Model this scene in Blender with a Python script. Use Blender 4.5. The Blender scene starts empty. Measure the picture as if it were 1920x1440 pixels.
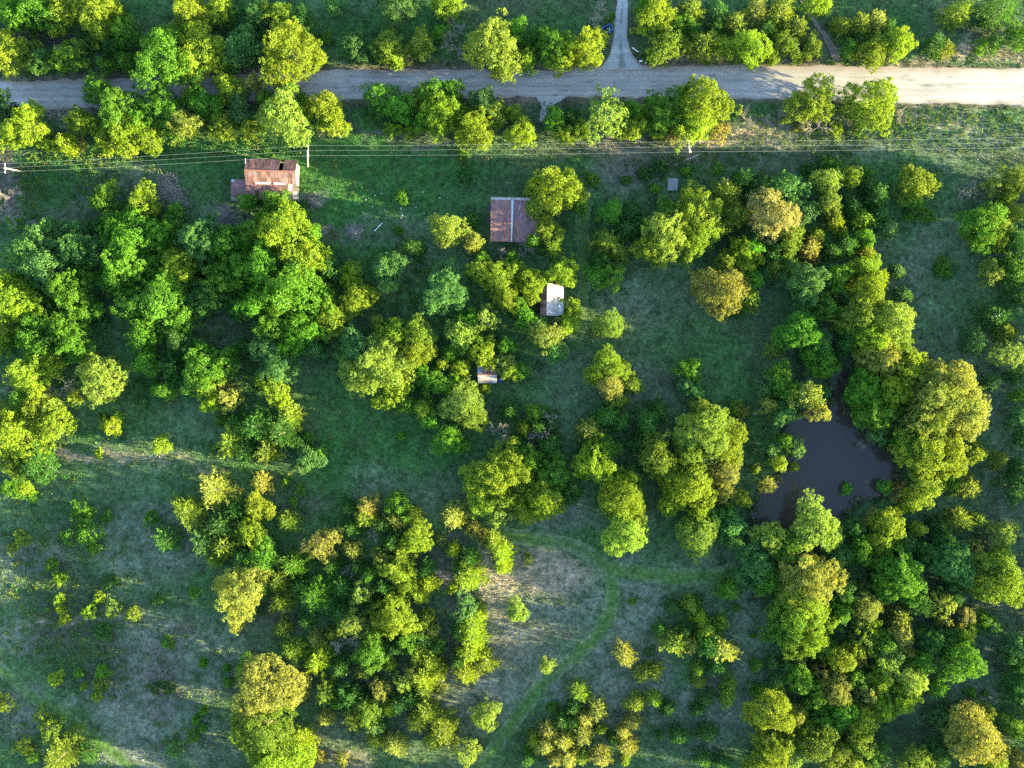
import bpy, math, random
import numpy as np
from mathutils import Vector, Matrix

# ------------------------------------------------------------------ camera, light, exposure
S = 0.12            # metres per photograph pixel on the ground
H = 220.0           # height of the camera above the ground
SUN_EL, SUN_AZ = math.radians(10.0), math.radians(100.5)      # azimuth clockwise from +Y (up in the picture)
scene = bpy.context.scene
col = scene.collection
cam_d = bpy.data.cameras.new("camera"); cam = bpy.data.objects.new("camera", cam_d); col.objects.link(cam)
cam.location = (0, 0, H); cam.rotation_euler = (0, 0, 0)
cam_d.sensor_width = 36.0; cam_d.lens = 36.0 * H / (1920 * S); cam_d.clip_start = 1.0; cam_d.clip_end = 20000
scene.camera = cam
world = bpy.data.worlds.new("World"); scene.world = world; world.use_nodes = True
wn = world.node_tree.nodes; wl = world.node_tree.links
bg = wn["Background"]; sky = wn.new("ShaderNodeTexSky"); sky.sky_type = 'NISHITA'; sky.sun_disc = False
sky.sun_elevation = SUN_EL; sky.sun_rotation = SUN_AZ; sky.dust_density = 0.4; sky.ozone_density = 1.9
wl.new(sky.outputs[0], bg.inputs[0]); bg.inputs[1].default_value = 0.125
sun_d = bpy.data.lights.new("sun", 'SUN'); sun_d.energy = 5.0; sun_d.angle = math.radians(0.5); sun_d.color = (1.0, 0.88, 0.46)
sun = bpy.data.objects.new("sun", sun_d); col.objects.link(sun)
to_sun = Vector((math.sin(SUN_AZ) * math.cos(SUN_EL), math.cos(SUN_AZ) * math.cos(SUN_EL), math.sin(SUN_EL)))
sun.rotation_euler = to_sun.to_track_quat('Z', 'Y').to_euler(); sun.location = to_sun * 300
scene.view_settings.view_transform = 'Standard'; scene.view_settings.look = 'None'
scene.view_settings.exposure = 3.35; scene.view_settings.gamma = 1.0
scene.cycles.use_denoising = False; scene.cycles.max_bounces = 6; scene.cycles.transparent_max_bounces = 4

R = np.random.default_rng(7)
random.seed(7)
def P(px, py, z=0.0):
    k = S * (H - z) / H
    return Vector(((px - 960) * k, (720 - py) * k, z))

# ------------------------------------------------------------------ materials
def new_mat(name):
    m = bpy.data.materials.new(name); m.use_nodes = True
    n = m.node_tree.nodes; return m, n, m.node_tree.links, n["Principled BSDF"]
def mathn(n, l, op, a, b):
    x = n.new("ShaderNodeMath"); x.operation = op
    for i, v in enumerate((a, b)):
        if isinstance(v, (int, float)): x.inputs[i].default_value = v
        else: l.new(v, x.inputs[i])
    return x.outputs[0]
def mix(n, l, fac, a, b, mode='MIX'):
    x = n.new("ShaderNodeMix"); x.data_type = 'RGBA'; x.blend_type = mode
    for sock, v in ((x.inputs[0], fac), (x.inputs[6], a), (x.inputs[7], b)):
        if isinstance(v, (int, float)): sock.default_value = v
        elif isinstance(v, tuple): sock.default_value = (*v, 1) if len(v) == 3 else v
        else: l.new(v, sock)
    return x.outputs[2]
def noise(n, l, scale, detail=4, vec=None, rough=0.6):
    t = n.new("ShaderNodeTexNoise"); t.inputs["Scale"].default_value = scale
    t.inputs["Detail"].default_value = detail; t.inputs["Roughness"].default_value = rough
    if vec is not None: l.new(vec, t.inputs["Vector"])
    return t
def ramp(n, l, src, p0, p1, c0=(0, 0, 0), c1=(1, 1, 1)):
    r = n.new("ShaderNodeValToRGB"); e = r.color_ramp.elements
    e[0].position = p0; e[1].position = p1; e[0].color = (*c0, 1); e[1].color = (*c1, 1)
    l.new(src, r.inputs[0]); return r.outputs[0]
def bump(n, l, h, strength, dist, bsdf):
    b = n.new("ShaderNodeBump"); b.inputs["Strength"].default_value = strength; b.inputs["Distance"].default_value = dist
    l.new(h, b.inputs["Height"]); l.new(b.outputs[0], bsdf.inputs["Normal"])

def leaf_material(name, use_obj=True, trans=0.42):
    m, n, l, b = new_mat(name)
    a = n.new("ShaderNodeAttribute"); a.attribute_name = "lv"
    if use_obj:
        oi = n.new("ShaderNodeObjectInfo"); base = oi.outputs["Color"]
    else:
        c = n.new("ShaderNodeAttribute"); c.attribute_name = "gcol"; base = c.outputs["Color"]
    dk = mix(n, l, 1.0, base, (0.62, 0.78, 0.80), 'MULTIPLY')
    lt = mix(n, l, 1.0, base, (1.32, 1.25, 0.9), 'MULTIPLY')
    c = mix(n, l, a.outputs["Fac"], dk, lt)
    l.new(c, b.inputs["Base Color"]); b.inputs["Roughness"].default_value = 0.55
    b.inputs["Specular IOR Level"].default_value = 0.25
    tr = n.new("ShaderNodeBsdfTranslucent")
    l.new(mix(n, l, 1.0, c, (1.25, 1.15, 0.6), 'MULTIPLY'), tr.inputs["Color"])
    ms = n.new("ShaderNodeMixShader"); ms.inputs[0].default_value = trans
    l.new(b.outputs[0], ms.inputs[1]); l.new(tr.outputs[0], ms.inputs[2])
    l.new(ms.outputs[0], n["Material Output"].inputs[0])
    return m
M = {}
M['leaf'] = leaf_material("leaf")
M['tuft'] = leaf_material("tuft", False, 0.25)

def bark_material(name, c0, c1):
    m, n, l, b = new_mat(name)
    g = n.new("ShaderNodeNewGeometry")
    t = noise(n, l, 3.0, 5, g.outputs["Position"])
    l.new(mix(n, l, t.outputs["Fac"], c0, c1), b.inputs["Base Color"]); b.inputs["Roughness"].default_value = 0.9
    bump(n, l, t.outputs["Fac"], 0.6, 0.05, b)
    return m
M['bark'] = bark_material("bark", (0.07, 0.05, 0.035), (0.2, 0.165, 0.13))
M['grey_bark'] = bark_material("grey_bark", (0.12, 0.10, 0.085), (0.27, 0.23, 0.19))

def cane_material():
    m, n, l, b = new_mat("cane")
    oi = n.new("ShaderNodeObjectInfo"); g = n.new("ShaderNodeNewGeometry")
    t = noise(n, l, 4.0, 3, g.outputs["Position"])
    c = mix(n, l, 1.0, oi.outputs["Color"], ramp(n, l, t.outputs["Fac"], 0.3, 0.7, (0.55, 0.55, 0.55), (1.35, 1.3, 1.25)), 'MULTIPLY')
    l.new(c, b.inputs["Base Color"]); b.inputs["Roughness"].default_value = 0.85
    return m
M['cane'] = cane_material()

def ground_material(name, attr=True, base=(0.1, 0.1, 0.1), amp=0.55, strength=0.8):
    m, n, l, b = new_mat(name)
    g = n.new("ShaderNodeNewGeometry")
    if attr:
        a = n.new("ShaderNodeAttribute"); a.attribute_name = "gcol"; c = a.outputs["Color"]
    else:
        r = n.new("ShaderNodeRGB"); r.outputs[0].default_value = (*base, 1); c = r.outputs[0]
    t1 = noise(n, l, 1.1, 6, g.outputs["Position"], 0.72); t2 = noise(n, l, 0.12, 4, g.outputs["Position"]); t3 = noise(n, l, 3.6, 3, g.outputs["Position"], 0.7)
    c = mix(n, l, 1.0, c, ramp(n, l, t1.outputs["Fac"], 0.3, 0.72, (1 - amp,) * 3, (1 + amp * 1.1,) * 3), 'MULTIPLY')
    c = mix(n, l, 1.0, c, ramp(n, l, t2.outputs["Fac"], 0.3, 0.7, (0.78, 0.84, 0.8), (1.2, 1.14, 1.18)), 'MULTIPLY')
    c = mix(n, l, 1.0, c, ramp(n, l, t3.outputs["Fac"], 0.35, 0.68, (0.72, 0.74, 0.72), (1.3, 1.26, 1.28)), 'MULTIPLY')
    l.new(c, b.inputs["Base Color"]); b.inputs["Roughness"].default_value = 0.95; b.inputs["Specular IOR Level"].default_value = 0.1
    bump(n, l, t1.outputs["Fac"], strength, 0.25, b)
    return m
M['ground'] = ground_material("ground_cover")

def gravel_material():
    m, n, l, b = new_mat("gravel")
    g = n.new("ShaderNodeNewGeometry")
    mp = n.new("ShaderNodeMapping"); mp.inputs["Scale"].default_value = (0.035, 0.9, 1); l.new(g.outputs["Position"], mp.inputs["Vector"])
    t1 = noise(n, l, 1.0, 5, mp.outputs["Vector"], 0.65)       # wheel lanes along the road
    t2 = noise(n, l, 0.25, 5, g.outputs["Position"], 0.7)
    t3 = noise(n, l, 5.0, 4, g.outputs["Position"], 0.8)
    a = n.new("ShaderNodeAttribute"); a.attribute_name = "gcol"
    c = mix(n, l, 1.0, a.outputs["Color"], ramp(n, l, t1.outputs["Fac"], 0.32, 0.66, (0.8, 0.8, 0.8), (1.12, 1.12, 1.12)), 'MULTIPLY')
    c = mix(n, l, 1.0, c, ramp(n, l, t2.outputs["Fac"], 0.3, 0.7, (0.86, 0.85, 0.83), (1.1, 1.1, 1.11)), 'MULTIPLY')
    c = mix(n, l, 1.0, c, ramp(n, l, t3.outputs["Fac"], 0.3, 0.7, (0.82, 0.82, 0.82), (1.14, 1.14, 1.14)), 'MULTIPLY')
    l.new(c, b.inputs["Base Color"]); b.inputs["Roughness"].default_value = 0.95
    bump(n, l, t1.outputs["Fac"], 0.5, 0.12, b)
    return m
M['gravel'] = gravel_material()

def water_material():
    m, n, l, b = new_mat("pond_water")
    g = n.new("ShaderNodeNewGeometry"); t = noise(n, l, 0.9, 3, g.outputs["Position"]); t2 = noise(n, l, 0.05, 3, g.outputs["Position"])
    l.new(mix(n, l, t2.outputs["Fac"], (0.024, 0.019, 0.015), (0.040, 0.032, 0.025)), b.inputs["Base Color"])
    b.inputs["Roughness"].default_value = 0.08; b.inputs["IOR"].default_value = 1.33
    bump(n, l, t.outputs["Fac"], 0.25, 0.04, b)
    return m
M['water'] = water_material()

def sheet_material():
    # corrugated iron: per-sheet paint/zinc tone from the object colour, rust patches with a shape of their own
    m, n, l, b = new_mat("roof_sheet")
    oi = n.new("ShaderNodeObjectInfo"); g = n.new("ShaderNodeNewGeometry"); tc = n.new("ShaderNodeTexCoord")
    t1 = noise(n, l, 1.1, 6, g.outputs["Position"], 0.75); t2 = noise(n, l, 6.0, 4, g.outputs["Position"], 0.7)
    cb = n.new("ShaderNodeCombineXYZ"); l.new(mathn(n, l, 'MULTIPLY', oi.outputs["Random"], 37.0), cb.inputs[0]); l.new(mathn(n, l, 'MULTIPLY', oi.outputs["Random"], 91.0), cb.inputs[1])
    va = n.new("ShaderNodeVectorMath"); va.operation = 'ADD'; l.new(tc.outputs["Object"], va.inputs[0]); l.new(cb.outputs[0], va.inputs[1])
    mp = n.new("ShaderNodeMapping"); mp.inputs["Scale"].default_value = (5.0, 0.55, 1); l.new(va.outputs[0], mp.inputs["Vector"])
    t3 = noise(n, l, 1.0, 3, mp.outputs["Vector"])
    rust = mix(n, l, t2.outputs["Fac"], (0.085, 0.03, 0.028), (0.27, 0.115, 0.075))
    s = mathn(n, l, 'ADD', mathn(n, l, 'MULTIPLY', t1.outputs["Fac"], 0.6), mathn(n, l, 'MULTIPLY', t3.outputs["Fac"], 0.5))
    f = ramp(n, l, s, 0.46, 0.64)
    c = mix(n, l, mathn(n, l, 'MULTIPLY', f, 0.75), oi.outputs["Color"], rust)
    c = mix(n, l, 1.0, c, ramp(n, l, t3.outputs["Fac"], 0.32, 0.68, (0.45, 0.43, 0.43), (1.45, 1.45, 1.45)), 'MULTIPLY')
    l.new(c, b.inputs["Base Color"]); b.inputs["Roughness"].default_value = 0.75
    return m
M['sheet'] = sheet_material()

def plain(name, c, rough=0.8, amp=0.25, scale=3.0, metal=0.0):
    m, n, l, b = new_mat(name)
    g = n.new("ShaderNodeNewGeometry"); t = noise(n, l, scale, 5, g.outputs["Position"], 0.7)
    lo = tuple(x * (1 - amp) for x in c); hi = tuple(min(1, x * (1 + amp)) for x in c)
    l.new(mix(n, l, t.outputs["Fac"], lo, hi), b.inputs["Base Color"])
    b.inputs["Roughness"].default_value = rough; b.inputs["Metallic"].default_value = metal
    bump(n, l, t.outputs["Fac"], 0.3, 0.03, b)
    return m
M['board'] = plain("weathered_board", (0.19, 0.16, 0.135), 0.9, 0.5, 5)
M['dark'] = plain("dark_opening", (0.03, 0.028, 0.03), 0.8)
M['glass'] = plain("old_glass", (0.05, 0.06, 0.07), 0.15)
M['concrete'] = plain("concrete", (0.17, 0.165, 0.165), 0.9, 0.35, 4)
M['zinc'] = plain("zinc_trim", (0.30, 0.33, 0.35), 0.6, 0.35, 3, 0.1)
M['chip'] = plain("dull_white", (0.42, 0.41, 0.39), 0.8, 0.3)
M['white'] = plain("white_paint", (0.78, 0.77, 0.74), 0.6, 0.1)
M['pole'] = plain("pole_wood", (0.30, 0.26, 0.21), 0.9, 0.25, 4)
M['wire'] = plain("wire_metal", (0.26, 0.27, 0.27), 0.7, 0.1, 3, 0.0)
M['blue'] = plain("blue_paint", (0.015, 0.07, 0.25), 0.45, 0.3)
M['tyre'] = plain("tyre_rubber", (0.025, 0.025, 0.026), 0.9)
M['rust'] = plain("rusty_iron", (0.2, 0.075, 0.045), 0.85, 0.5)

# ------------------------------------------------------------------ mesh helpers
def mesh_np(name, V, F, mat, attrs=None, fcol=None, smooth=False):
    """V (n,3), F (m,k) same-size polygons"""
    V = np.ascontiguousarray(V, dtype=np.float32); F = np.ascontiguousarray(F, dtype=np.int32)
    me = bpy.data.meshes.new(name); k = F.shape[1]
    me.vertices.add(len(V)); me.vertices.foreach_set("co", V.ravel())
    me.loops.add(F.size); me.loops.foreach_set("vertex_index", F.ravel())
    me.polygons.add(len(F)); me.polygons.foreach_set("loop_start", np.arange(0, F.size, k, dtype=np.int32))
    me.polygons.foreach_set("loop_total", np.full(len(F), k, dtype=np.int32))
    me.polygons.foreach_set("use_smooth", np.full(len(F), smooth, dtype=bool))
    for nm, a in (attrs or {}).items():
        if a.ndim == 1:
            at = me.attributes.new(nm, 'FLOAT', 'POINT'); at.data.foreach_set("value", a.astype(np.float32))
        else:
            at = me.attributes.new(nm, 'FLOAT_COLOR', 'POINT')
            c4 = np.ones((len(a), 4), dtype=np.float32); c4[:, :3] = a; at.data.foreach_set("color", c4.ravel())
    me.update(calc_edges=True); me.validate()
    if mat is not None: me.materials.append(mat)
    return me
def pymesh(name, verts, faces, mat, smooth=False):
    me = bpy.data.meshes.new(name); me.from_pydata([tuple(v) for v in verts], [], faces); me.update()
    if smooth: me.polygons.foreach_set("use_smooth", [True] * len(me.polygons))
    me.materials.append(mat); return me
def obj(name, me, parent=None, loc=None, rot=None, color=None):
    o = bpy.data.objects.new(name, me); col.objects.link(o)
    if parent is not None: o.parent = parent
    if loc is not None: o.location = loc
    if rot is not None: o.rotation_euler = rot
    if color is not None: o.color = (*color, 1)
    return o
def tag(o, label, cat, group=None, kind=None):
    if label: o["label"] = label
    if cat: o["category"] = cat
    if group: o["group"] = group
    if kind: o["kind"] = kind
    return o
def structure(o): o["kind"] = "structure"; return o
class MB:
    def __init__(s): s.v = []; s.f = []
    def box(s, c, d, rz=0.0, bevel=0):
        c = Vector(c); i = len(s.v); m = Matrix.Rotation(rz, 3, 'Z')
        for z in (-1, 1):
            for y in (-1, 1):
                for x in (-1, 1): s.v.append(c + m @ Vector((x * d[0] / 2, y * d[1] / 2, z * d[2] / 2)))
        for q in ((0, 2, 3, 1), (4, 5, 7, 6), (0, 1, 5, 4), (2, 6, 7, 3), (0, 4, 6, 2), (1, 3, 7, 5)): s.f.append(tuple(i + k for k in q))
        return s
    def tube(s, pts, rad, n=6):
        pts = [Vector(p) for p in pts]; i0 = len(s.v)
        if isinstance(rad, (int, float)): rad = [rad] * len(pts)
        for k, p in enumerate(pts):
            d = (pts[min(k + 1, len(pts) - 1)] - pts[max(k - 1, 0)]).normalized()
            u = d.cross(Vector((0.3, 0.9, 0.2) if abs(d.z) > 0.8 else (0, 0, 1))).normalized(); w = d.cross(u)
            for j in range(n):
                a = 2 * math.pi * j / n; s.v.append(p + (u * math.cos(a) + w * math.sin(a)) * rad[k])
        for k in range(len(pts) - 1):
            for j in range(n):
                a = i0 + k * n + j; b = i0 + k * n + (j + 1) % n; s.f.append((a, b, b + n, a + n))
        s.f.append(tuple(i0 + j for j in range(n))[::-1]); s.f.append(tuple(i0 + (len(pts) - 1) * n + j for j in range(n)))
        return s
    def poly(s, pts):
        i = len(s.v); s.v += [Vector(p) for p in pts]; s.f.append(tuple(range(i, i + len(pts)))); return s
    def mesh(s, name, mat, smooth=False): return pymesh(name, s.v, s.f, mat, smooth)
    def build(s, name, mat, parent=None, **k): return obj(name, s.mesh(name, mat), parent, **k)

def lattice(shape, seed):
    return np.random.default_rng(seed).random(shape)
def vnoise(x, y, scale, seed, octaves=3):
    out = np.zeros_like(x); amp = 1.0; tot = 0.0
    for o in range(octaves):
        L = lattice((97, 97), seed + o * 13); u = x * scale * 2 ** o + 1000.3; v = y * scale * 2 ** o + 1000.7
        iu = np.floor(u).astype(int); iv = np.floor(v).astype(int); fu = u - iu; fv = v - iv
        fu = fu * fu * (3 - 2 * fu); fv = fv * fv * (3 - 2 * fv)
        a = L[iu % 97, iv % 97]; b = L[(iu + 1) % 97, iv % 97]; c = L[iu % 97, (iv + 1) % 97]; d = L[(iu + 1) % 97, (iv + 1) % 97]
        out += amp * ((a * (1 - fu) + b * fu) * (1 - fv) + (c * (1 - fu) + d * fu) * fv); tot += amp; amp *= 0.55
    return out / tot
def seg_dist(x, y, pts):
    best = np.full(x.shape, 1e9)
    for (x0, y0), (x1, y1) in zip(pts[:-1], pts[1:]):
        dx, dy = x1 - x0, y1 - y0; t = np.clip(((x - x0) * dx + (y - y0) * dy) / (dx * dx + dy * dy), 0, 1)
        best = np.minimum(best, np.hypot(x - x0 - t * dx, y - y0 - t * dy))
    return best
def inside(x, y, poly):
    r = np.zeros(x.shape, bool); n = len(poly)
    for i in range(n):
        (x0, y0), (x1, y1) = poly[i], poly[(i + 1) % n]
        if y0 == y1: continue
        r ^= ((y0 > y) != (y1 > y)) & (x < (x1 - x0) * (y - y0) / (y1 - y0) + x0)
    return r
def sstep(a, b, x):
    t = np.clip((x - a) / (b - a), 0, 1); return t * t * (3 - 2 * t)
def smooth_line(pts, n=8):
    out = []
    for i in range(len(pts) - 1):
        p0 = pts[max(i - 1, 0)]; p1 = pts[i]; p2 = pts[i + 1]; p3 = pts[min(i + 2, len(pts) - 1)]
        for k in range(n):
            t = k / n
            out.append(tuple(0.5 * (2 * b + (c - a) * t + (2 * a - 5 * b + 4 * c - d) * t * t + (3 * b - a - 3 * c + d) * t ** 3) for a, b, c, d in zip(p0, p1, p2, p3)))
    out.append(tuple(pts[-1])); return out

# ------------------------------------------------------------------ layout of the place, in photograph pixels on the ground
ROAD_TOP = [(-900, 166), (-300, 156), (0, 152), (200, 147), (470, 138), (640, 131), (970, 130), (1140, 125), (1280, 124), (1610, 124), (1920, 129), (2400, 134), (3000, 140)]
ROAD_BOT = [(-900, 222), (-300, 211), (0, 205), (200, 202), (470, 191), (640, 187), (970, 182), (1140, 183), (1280, 184), (1610, 190), (1920, 197), (2400, 205), (3000, 212)]
DRIVE_L = [(1162, -400), (1159, -60), (1157, 0), (1153, 40), (1150, 75), (1142, 105), (1122, 130)]
DRIVE_R = [(1182, -400), (1179, -60), (1178, 0), (1177, 40), (1177, 75), (1188, 105), (1212, 130)]
TRACKS = [  # centre line, half width
    ([(918, 975), (945, 1003), (1000, 1010), (1070, 1022), (1122, 1050), (1148, 1095), (1143, 1148), (1112, 1200), (1058, 1247), (1008, 1295), (955, 1365), (905, 1432), (860, 1500)], 14),
    ([(1138, 1065), (1190, 1072), (1270, 1082), (1345, 1078), (1410, 1060)], 15),
    ([(-60, 1205), (0, 1255), (65, 1310), (135, 1352), (200, 1400), (262, 1460)], 12),
    ([(1098, 330), (1092, 430), (1095, 520), (1090, 590), (1078, 640)], 13),
]
POND = smooth_line([(1558, 712), (1576, 690), (1592, 715), (1584, 745), (1592, 775), (1612, 802), (1650, 828), (1682, 862), (1684, 895), (1652, 925), (1604, 940), (1582, 968), (1540, 992), (1500, 1004), (1462, 996), (1428, 1004), (1411, 986), (1415, 955), (1432, 928), (1452, 902), (1472, 882), (1484, 850), (1477, 820), (1480, 800), (1500, 780), (1540, 772), (1560, 752), (1558, 712)], 5)[:-1]
pm = lambda p: ((p[0] - 960) * S, (720 - p[1]) * S)
ROAD_POLY = [pm(p) for p in ROAD_TOP] + [pm(p) for p in ROAD_BOT[::-1]]
DRIVE_POLY = [pm(p) for p in DRIVE_L] + [pm(p) for p in DRIVE_R[::-1]]
TRACKS_M = [([pm(p) for p in smooth_line(t, 6)], w * S) for t, w in TRACKS]
POND_M = [pm(p) for p in POND]
ROAD_MID = [pm(((a[0] + b[0]) / 2, (a[1] + b[1]) / 2)) for a, b in zip(ROAD_TOP, ROAD_BOT)]
DRIVE_MID = [pm(((a[0] + b[0]) / 2, (a[1] + b[1]) / 2)) for a, b in zip(DRIVE_L, DRIVE_R)]
BUILDINGS = [(428, 296, 562, 376), (916, 368, 1014, 454), (1010, 530, 1058, 594), (893, 685, 936, 719), (1250, 333, 1272, 359)]

LUSH = np.array((0.038, 0.118, 0.024)); GRASS = np.array((0.058, 0.126, 0.036)); DRY = np.array((0.158, 0.168, 0.124))
TAN = np.array((0.36, 0.275, 0.19)); BARE = np.array((0.105, 0.085, 0.075)); LITTER = np.array((0.050, 0.050, 0.034)); PINK = np.array((0.160, 0.130, 0.108))
BLOBS = [  # px, py, rx, ry, colour, strength
    (720, 340, 260, 110, LUSH, 0.9), (180, 320, 190, 60, LUSH, 0.7), (450, 280, 250, 40, LUSH, 0.8), (660, 430, 120, 120, LUSH, 0.8), (1090, 480, 60, 180, LUSH, 0.7),
    (880, 60, 260, 60, LUSH, 0.6), (1690, 30, 200, 40, LUSH, 0.55), (240, 40, 60, 50, LUSH, 0.3),
    (1240, 290, 140, 40, PINK, 0.55), (1450, 285, 160, 40, BARE, 0.5), (1750, 265, 220, 40, DRY, 0.45), (1900, 300, 200, 60, DRY, 0.25), (1100, 265, 90, 25, PINK, 0.5),
    (1180, 330, 60, 30, DRY, 0.6), (720, 440, 70, 30, DRY, 0.35), (780, 415, 40, 25, DRY, 0.3),
    (640, 258, 60, 14, PINK, 0.6), (780, 262, 90, 14, PINK, 0.55), (640, 440, 18, 18, PINK, 0.6),
    (1250, 560, 130, 90, DRY, 0.30), (1300, 640, 120, 60, LUSH, 0.45), (1220, 740, 60, 70, DRY, 0.4), (1120, 640, 40, 40, LUSH, 0.4),
    (1770, 480, 110, 110, DRY, 0.32), (1760, 620, 90, 70, DRY, 0.30), (1850, 720, 60, 90, DRY, 0.5), (1870, 900, 50, 120, DRY, 0.4), (1770, 500, 22, 16, LUSH, 1.0), (1760, 580, 70, 50, LUSH, 0.35),
    (1060, 690, 60, 60, DRY, 0.3), (720, 850, 160, 90, LUSH, 0.55), (640, 780, 60, 100, LUSH, 0.45), (780, 920, 130, 50, DRY, 0.35), (690, 890, 60, 40, DRY, 0.3),
    (1020, 1120, 130, 110, DRY, 0.75), (1030, 1075, 95, 42, TAN, 0.85), (930, 1080, 40, 80, TAN, 0.55), (960, 1200, 60, 50, TAN, 0.35), (1060, 1160, 60, 50, DRY, 0.6), (1000, 1280, 100, 60, DRY, 0.7), (900, 1300, 70, 60, DRY, 0.6),
    (1060, 975, 80, 30, DRY, 0.7), (1200, 1180, 70, 150, DRY, 0.75), (1150, 1300, 90, 90, DRY, 0.75), (1330, 1080, 90, 60, DRY, 0.4), (1390, 1230, 60, 160, DRY, 0.65), (1300, 1360, 90, 80, DRY, 0.65), (1180, 1090, 40, 50, DRY, 0.5),
    (60, 1050, 90, 50, DRY, 0.75), (200, 1060, 120, 160, DRY, 0.30), (290, 1020, 110, 80, DRY, 0.6), (250, 1180, 90, 60, DRY, 0.55), (340, 1240, 130, 110, DRY, 0.70), (260, 1320, 110, 110, DRY, 0.8), (60, 1180, 80, 50, DRY, 0.65), (40, 1340, 60, 60, DRY, 0.75), (270, 1410, 60, 50, DRY, 0.9), (310, 1250, 40, 60, PINK, 0.65), (320, 1320, 35, 45, PINK, 0.65), (330, 1180, 40, 20, PINK, 0.5), (400, 1400, 70, 60, DRY, 0.5), (150, 1220, 110, 60, LITTER, 0.6), (120, 1130, 60, 80, LITTER, 0.5), (470, 1210, 50, 50, DRY, 0.4),
    (200, 860, 110, 12, TAN, 0.7), (350, 870, 60, 8, TAN, 0.5), (280, 880, 110, 60, DRY, 0.25), (340, 800, 90, 60, DRY, 0.2), (100, 1160, 80, 8, TAN, 0.6), (560, 940, 60, 40, BARE, 0.5),  # thin TAN streaks: sunlit slivers of grass put into the ground colour
    (600, 1400, 120, 60, PINK, 0.4), (650, 1425, 60, 25, TAN, 0.5), (850, 1180, 25, 90, BARE, 0.9), (830, 1060, 40, 60, BARE, 0.7), (530, 1160, 70, 30, BARE, 0.7), (790, 1340, 60, 30, BARE, 0.5), (820, 1100, 30, 8, TAN, 0.7),
    (1750, 1290, 110, 40, DRY, 0.3), (1840, 1260, 40, 90, DRY, 0.4), (1700, 1360, 60, 60, LITTER, 0.5),
    (60, 65, 120, 22, BARE, 0.9), (200, 60, 80, 18, BARE, 0.6), (320, 50, 40, 30, BARE, 0.4), (900, 30, 30, 20, PINK, 0.4),
    (1250, 105, 40, 25, BARE, 0.9), (1350, 118, 150, 10, TAN, 0.7), (1540, 90, 30, 60, BARE, 0.6), (1800, 110, 150, 16, TAN, 0.75), (1870, 60, 80, 30, BARE, 0.5), (1530, 225, 140, 30, PINK, 0.4), (1420, 245, 80, 25, TAN, 0.55), (1330, 255, 90, 16, TAN, 0.7), (1230, 250, 90, 10, TAN, 0.6), (1750, 220, 120, 20, TAN, 0.45),
    (15, 340, 35, 90, BARE, 0.95), (230, 360, 90, 45, BARE, 0.45), (240, 320, 50, 30, DRY, 0.5), (430, 410, 60, 40, DRY, 0.4), (150, 400, 80, 30, BARE, 0.5), (175, 290, 30, 10, DRY, .4), (590, 375, 30, 25, DRY, 0.6),
]
def ground_colour(x, y):
    px = x / S + 960; py = 720 - y / S
    n1 = vnoise(x, y, 0.035, 3, 4); n2 = vnoise(x, y, 0.12, 31, 4); n3 = vnoise(x, y, 0.55, 57, 3)
    c = GRASS[None] * np.ones((x.size, 1)); c = c + (DRY - c) * (0.22 * sstep(0.45, 0.75, n1) + 0.16 * sstep(0.5, 0.8, n2))[:, None]
    c = c + (np.array((0.085, 0.072, 0.056)) - c) * (0.5 * sstep(0.52, 0.72, vnoise(x, y, 0.05, 211, 4)) * (0.4 + 0.8 * n3))[:, None].clip(0, 1)
    wx = px + (n2 - 0.5) * 90 + (n3 - 0.5) * 40; wy = py + (vnoise(x, y, 0.11, 77, 4) - 0.5) * 70 + (vnoise(x, y, 0.6, 91, 2) - .5) * 24
    for bx, by, rx, ry, cc, st in BLOBS:
        d = ((wx - bx) / rx) ** 2 + ((wy - by) / ry) ** 2
        w = st * (1 - sstep(0.25, 1.45, d)) * (0.25 + 1.25 * n3)
        c = c + (cc - c) * np.clip(w, 0, 1)[:, None]
    # bare shoulders of the road and drive, worn edges of the mown lanes, mud round the pond
    dr = seg_dist(x, y, ROAD_MID); w = (1 - sstep(3.4, 5.0 + 2.2 * n2, dr)) * (0.55 + 0.5 * n3)
    c = c + (np.array((0.15, 0.11, 0.085)) - c) * np.clip(w, 0, 1)[:, None]
    dd = seg_dist(x, y, DRIVE_MID); w = (1 - sstep(1.2, 2.6 + n2, dd)) * 0.6
    c = c + (np.array((0.13, 0.10, 0.085)) - c) * w[:, None]
    for pts, hw in TRACKS_M:
        d = seg_dist(x, y, pts); w = (1 - sstep(hw * 0.75, hw * 1.35, d + (n3 - .5) * 1.2)) * 0.85
        c = c + (np.array((0.050, 0.108, 0.026)) - c) * w[:, None]
    dp = seg_dist(x, y, POND_M + POND_M[:1]); w = (1 - sstep(0.3, 2.4, dp + (n3 - .5) * 2))
    c = c + (np.array((0.035, 0.045, 0.025)) - c) * w[:, None]
    n4 = vnoise(x, y, 1.1, 143, 2); n5 = vnoise(x, y, 0.28, 171, 3)
    c = c + (np.array((0.055, 0.058, 0.036)) - c) * (0.6 * sstep(0.60, 0.78, n5) * sstep(0.35, 0.6, n4))[:, None]
    return c * (0.28 + 0.44 * n3 + 0.46 * n4)[:, None]

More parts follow.
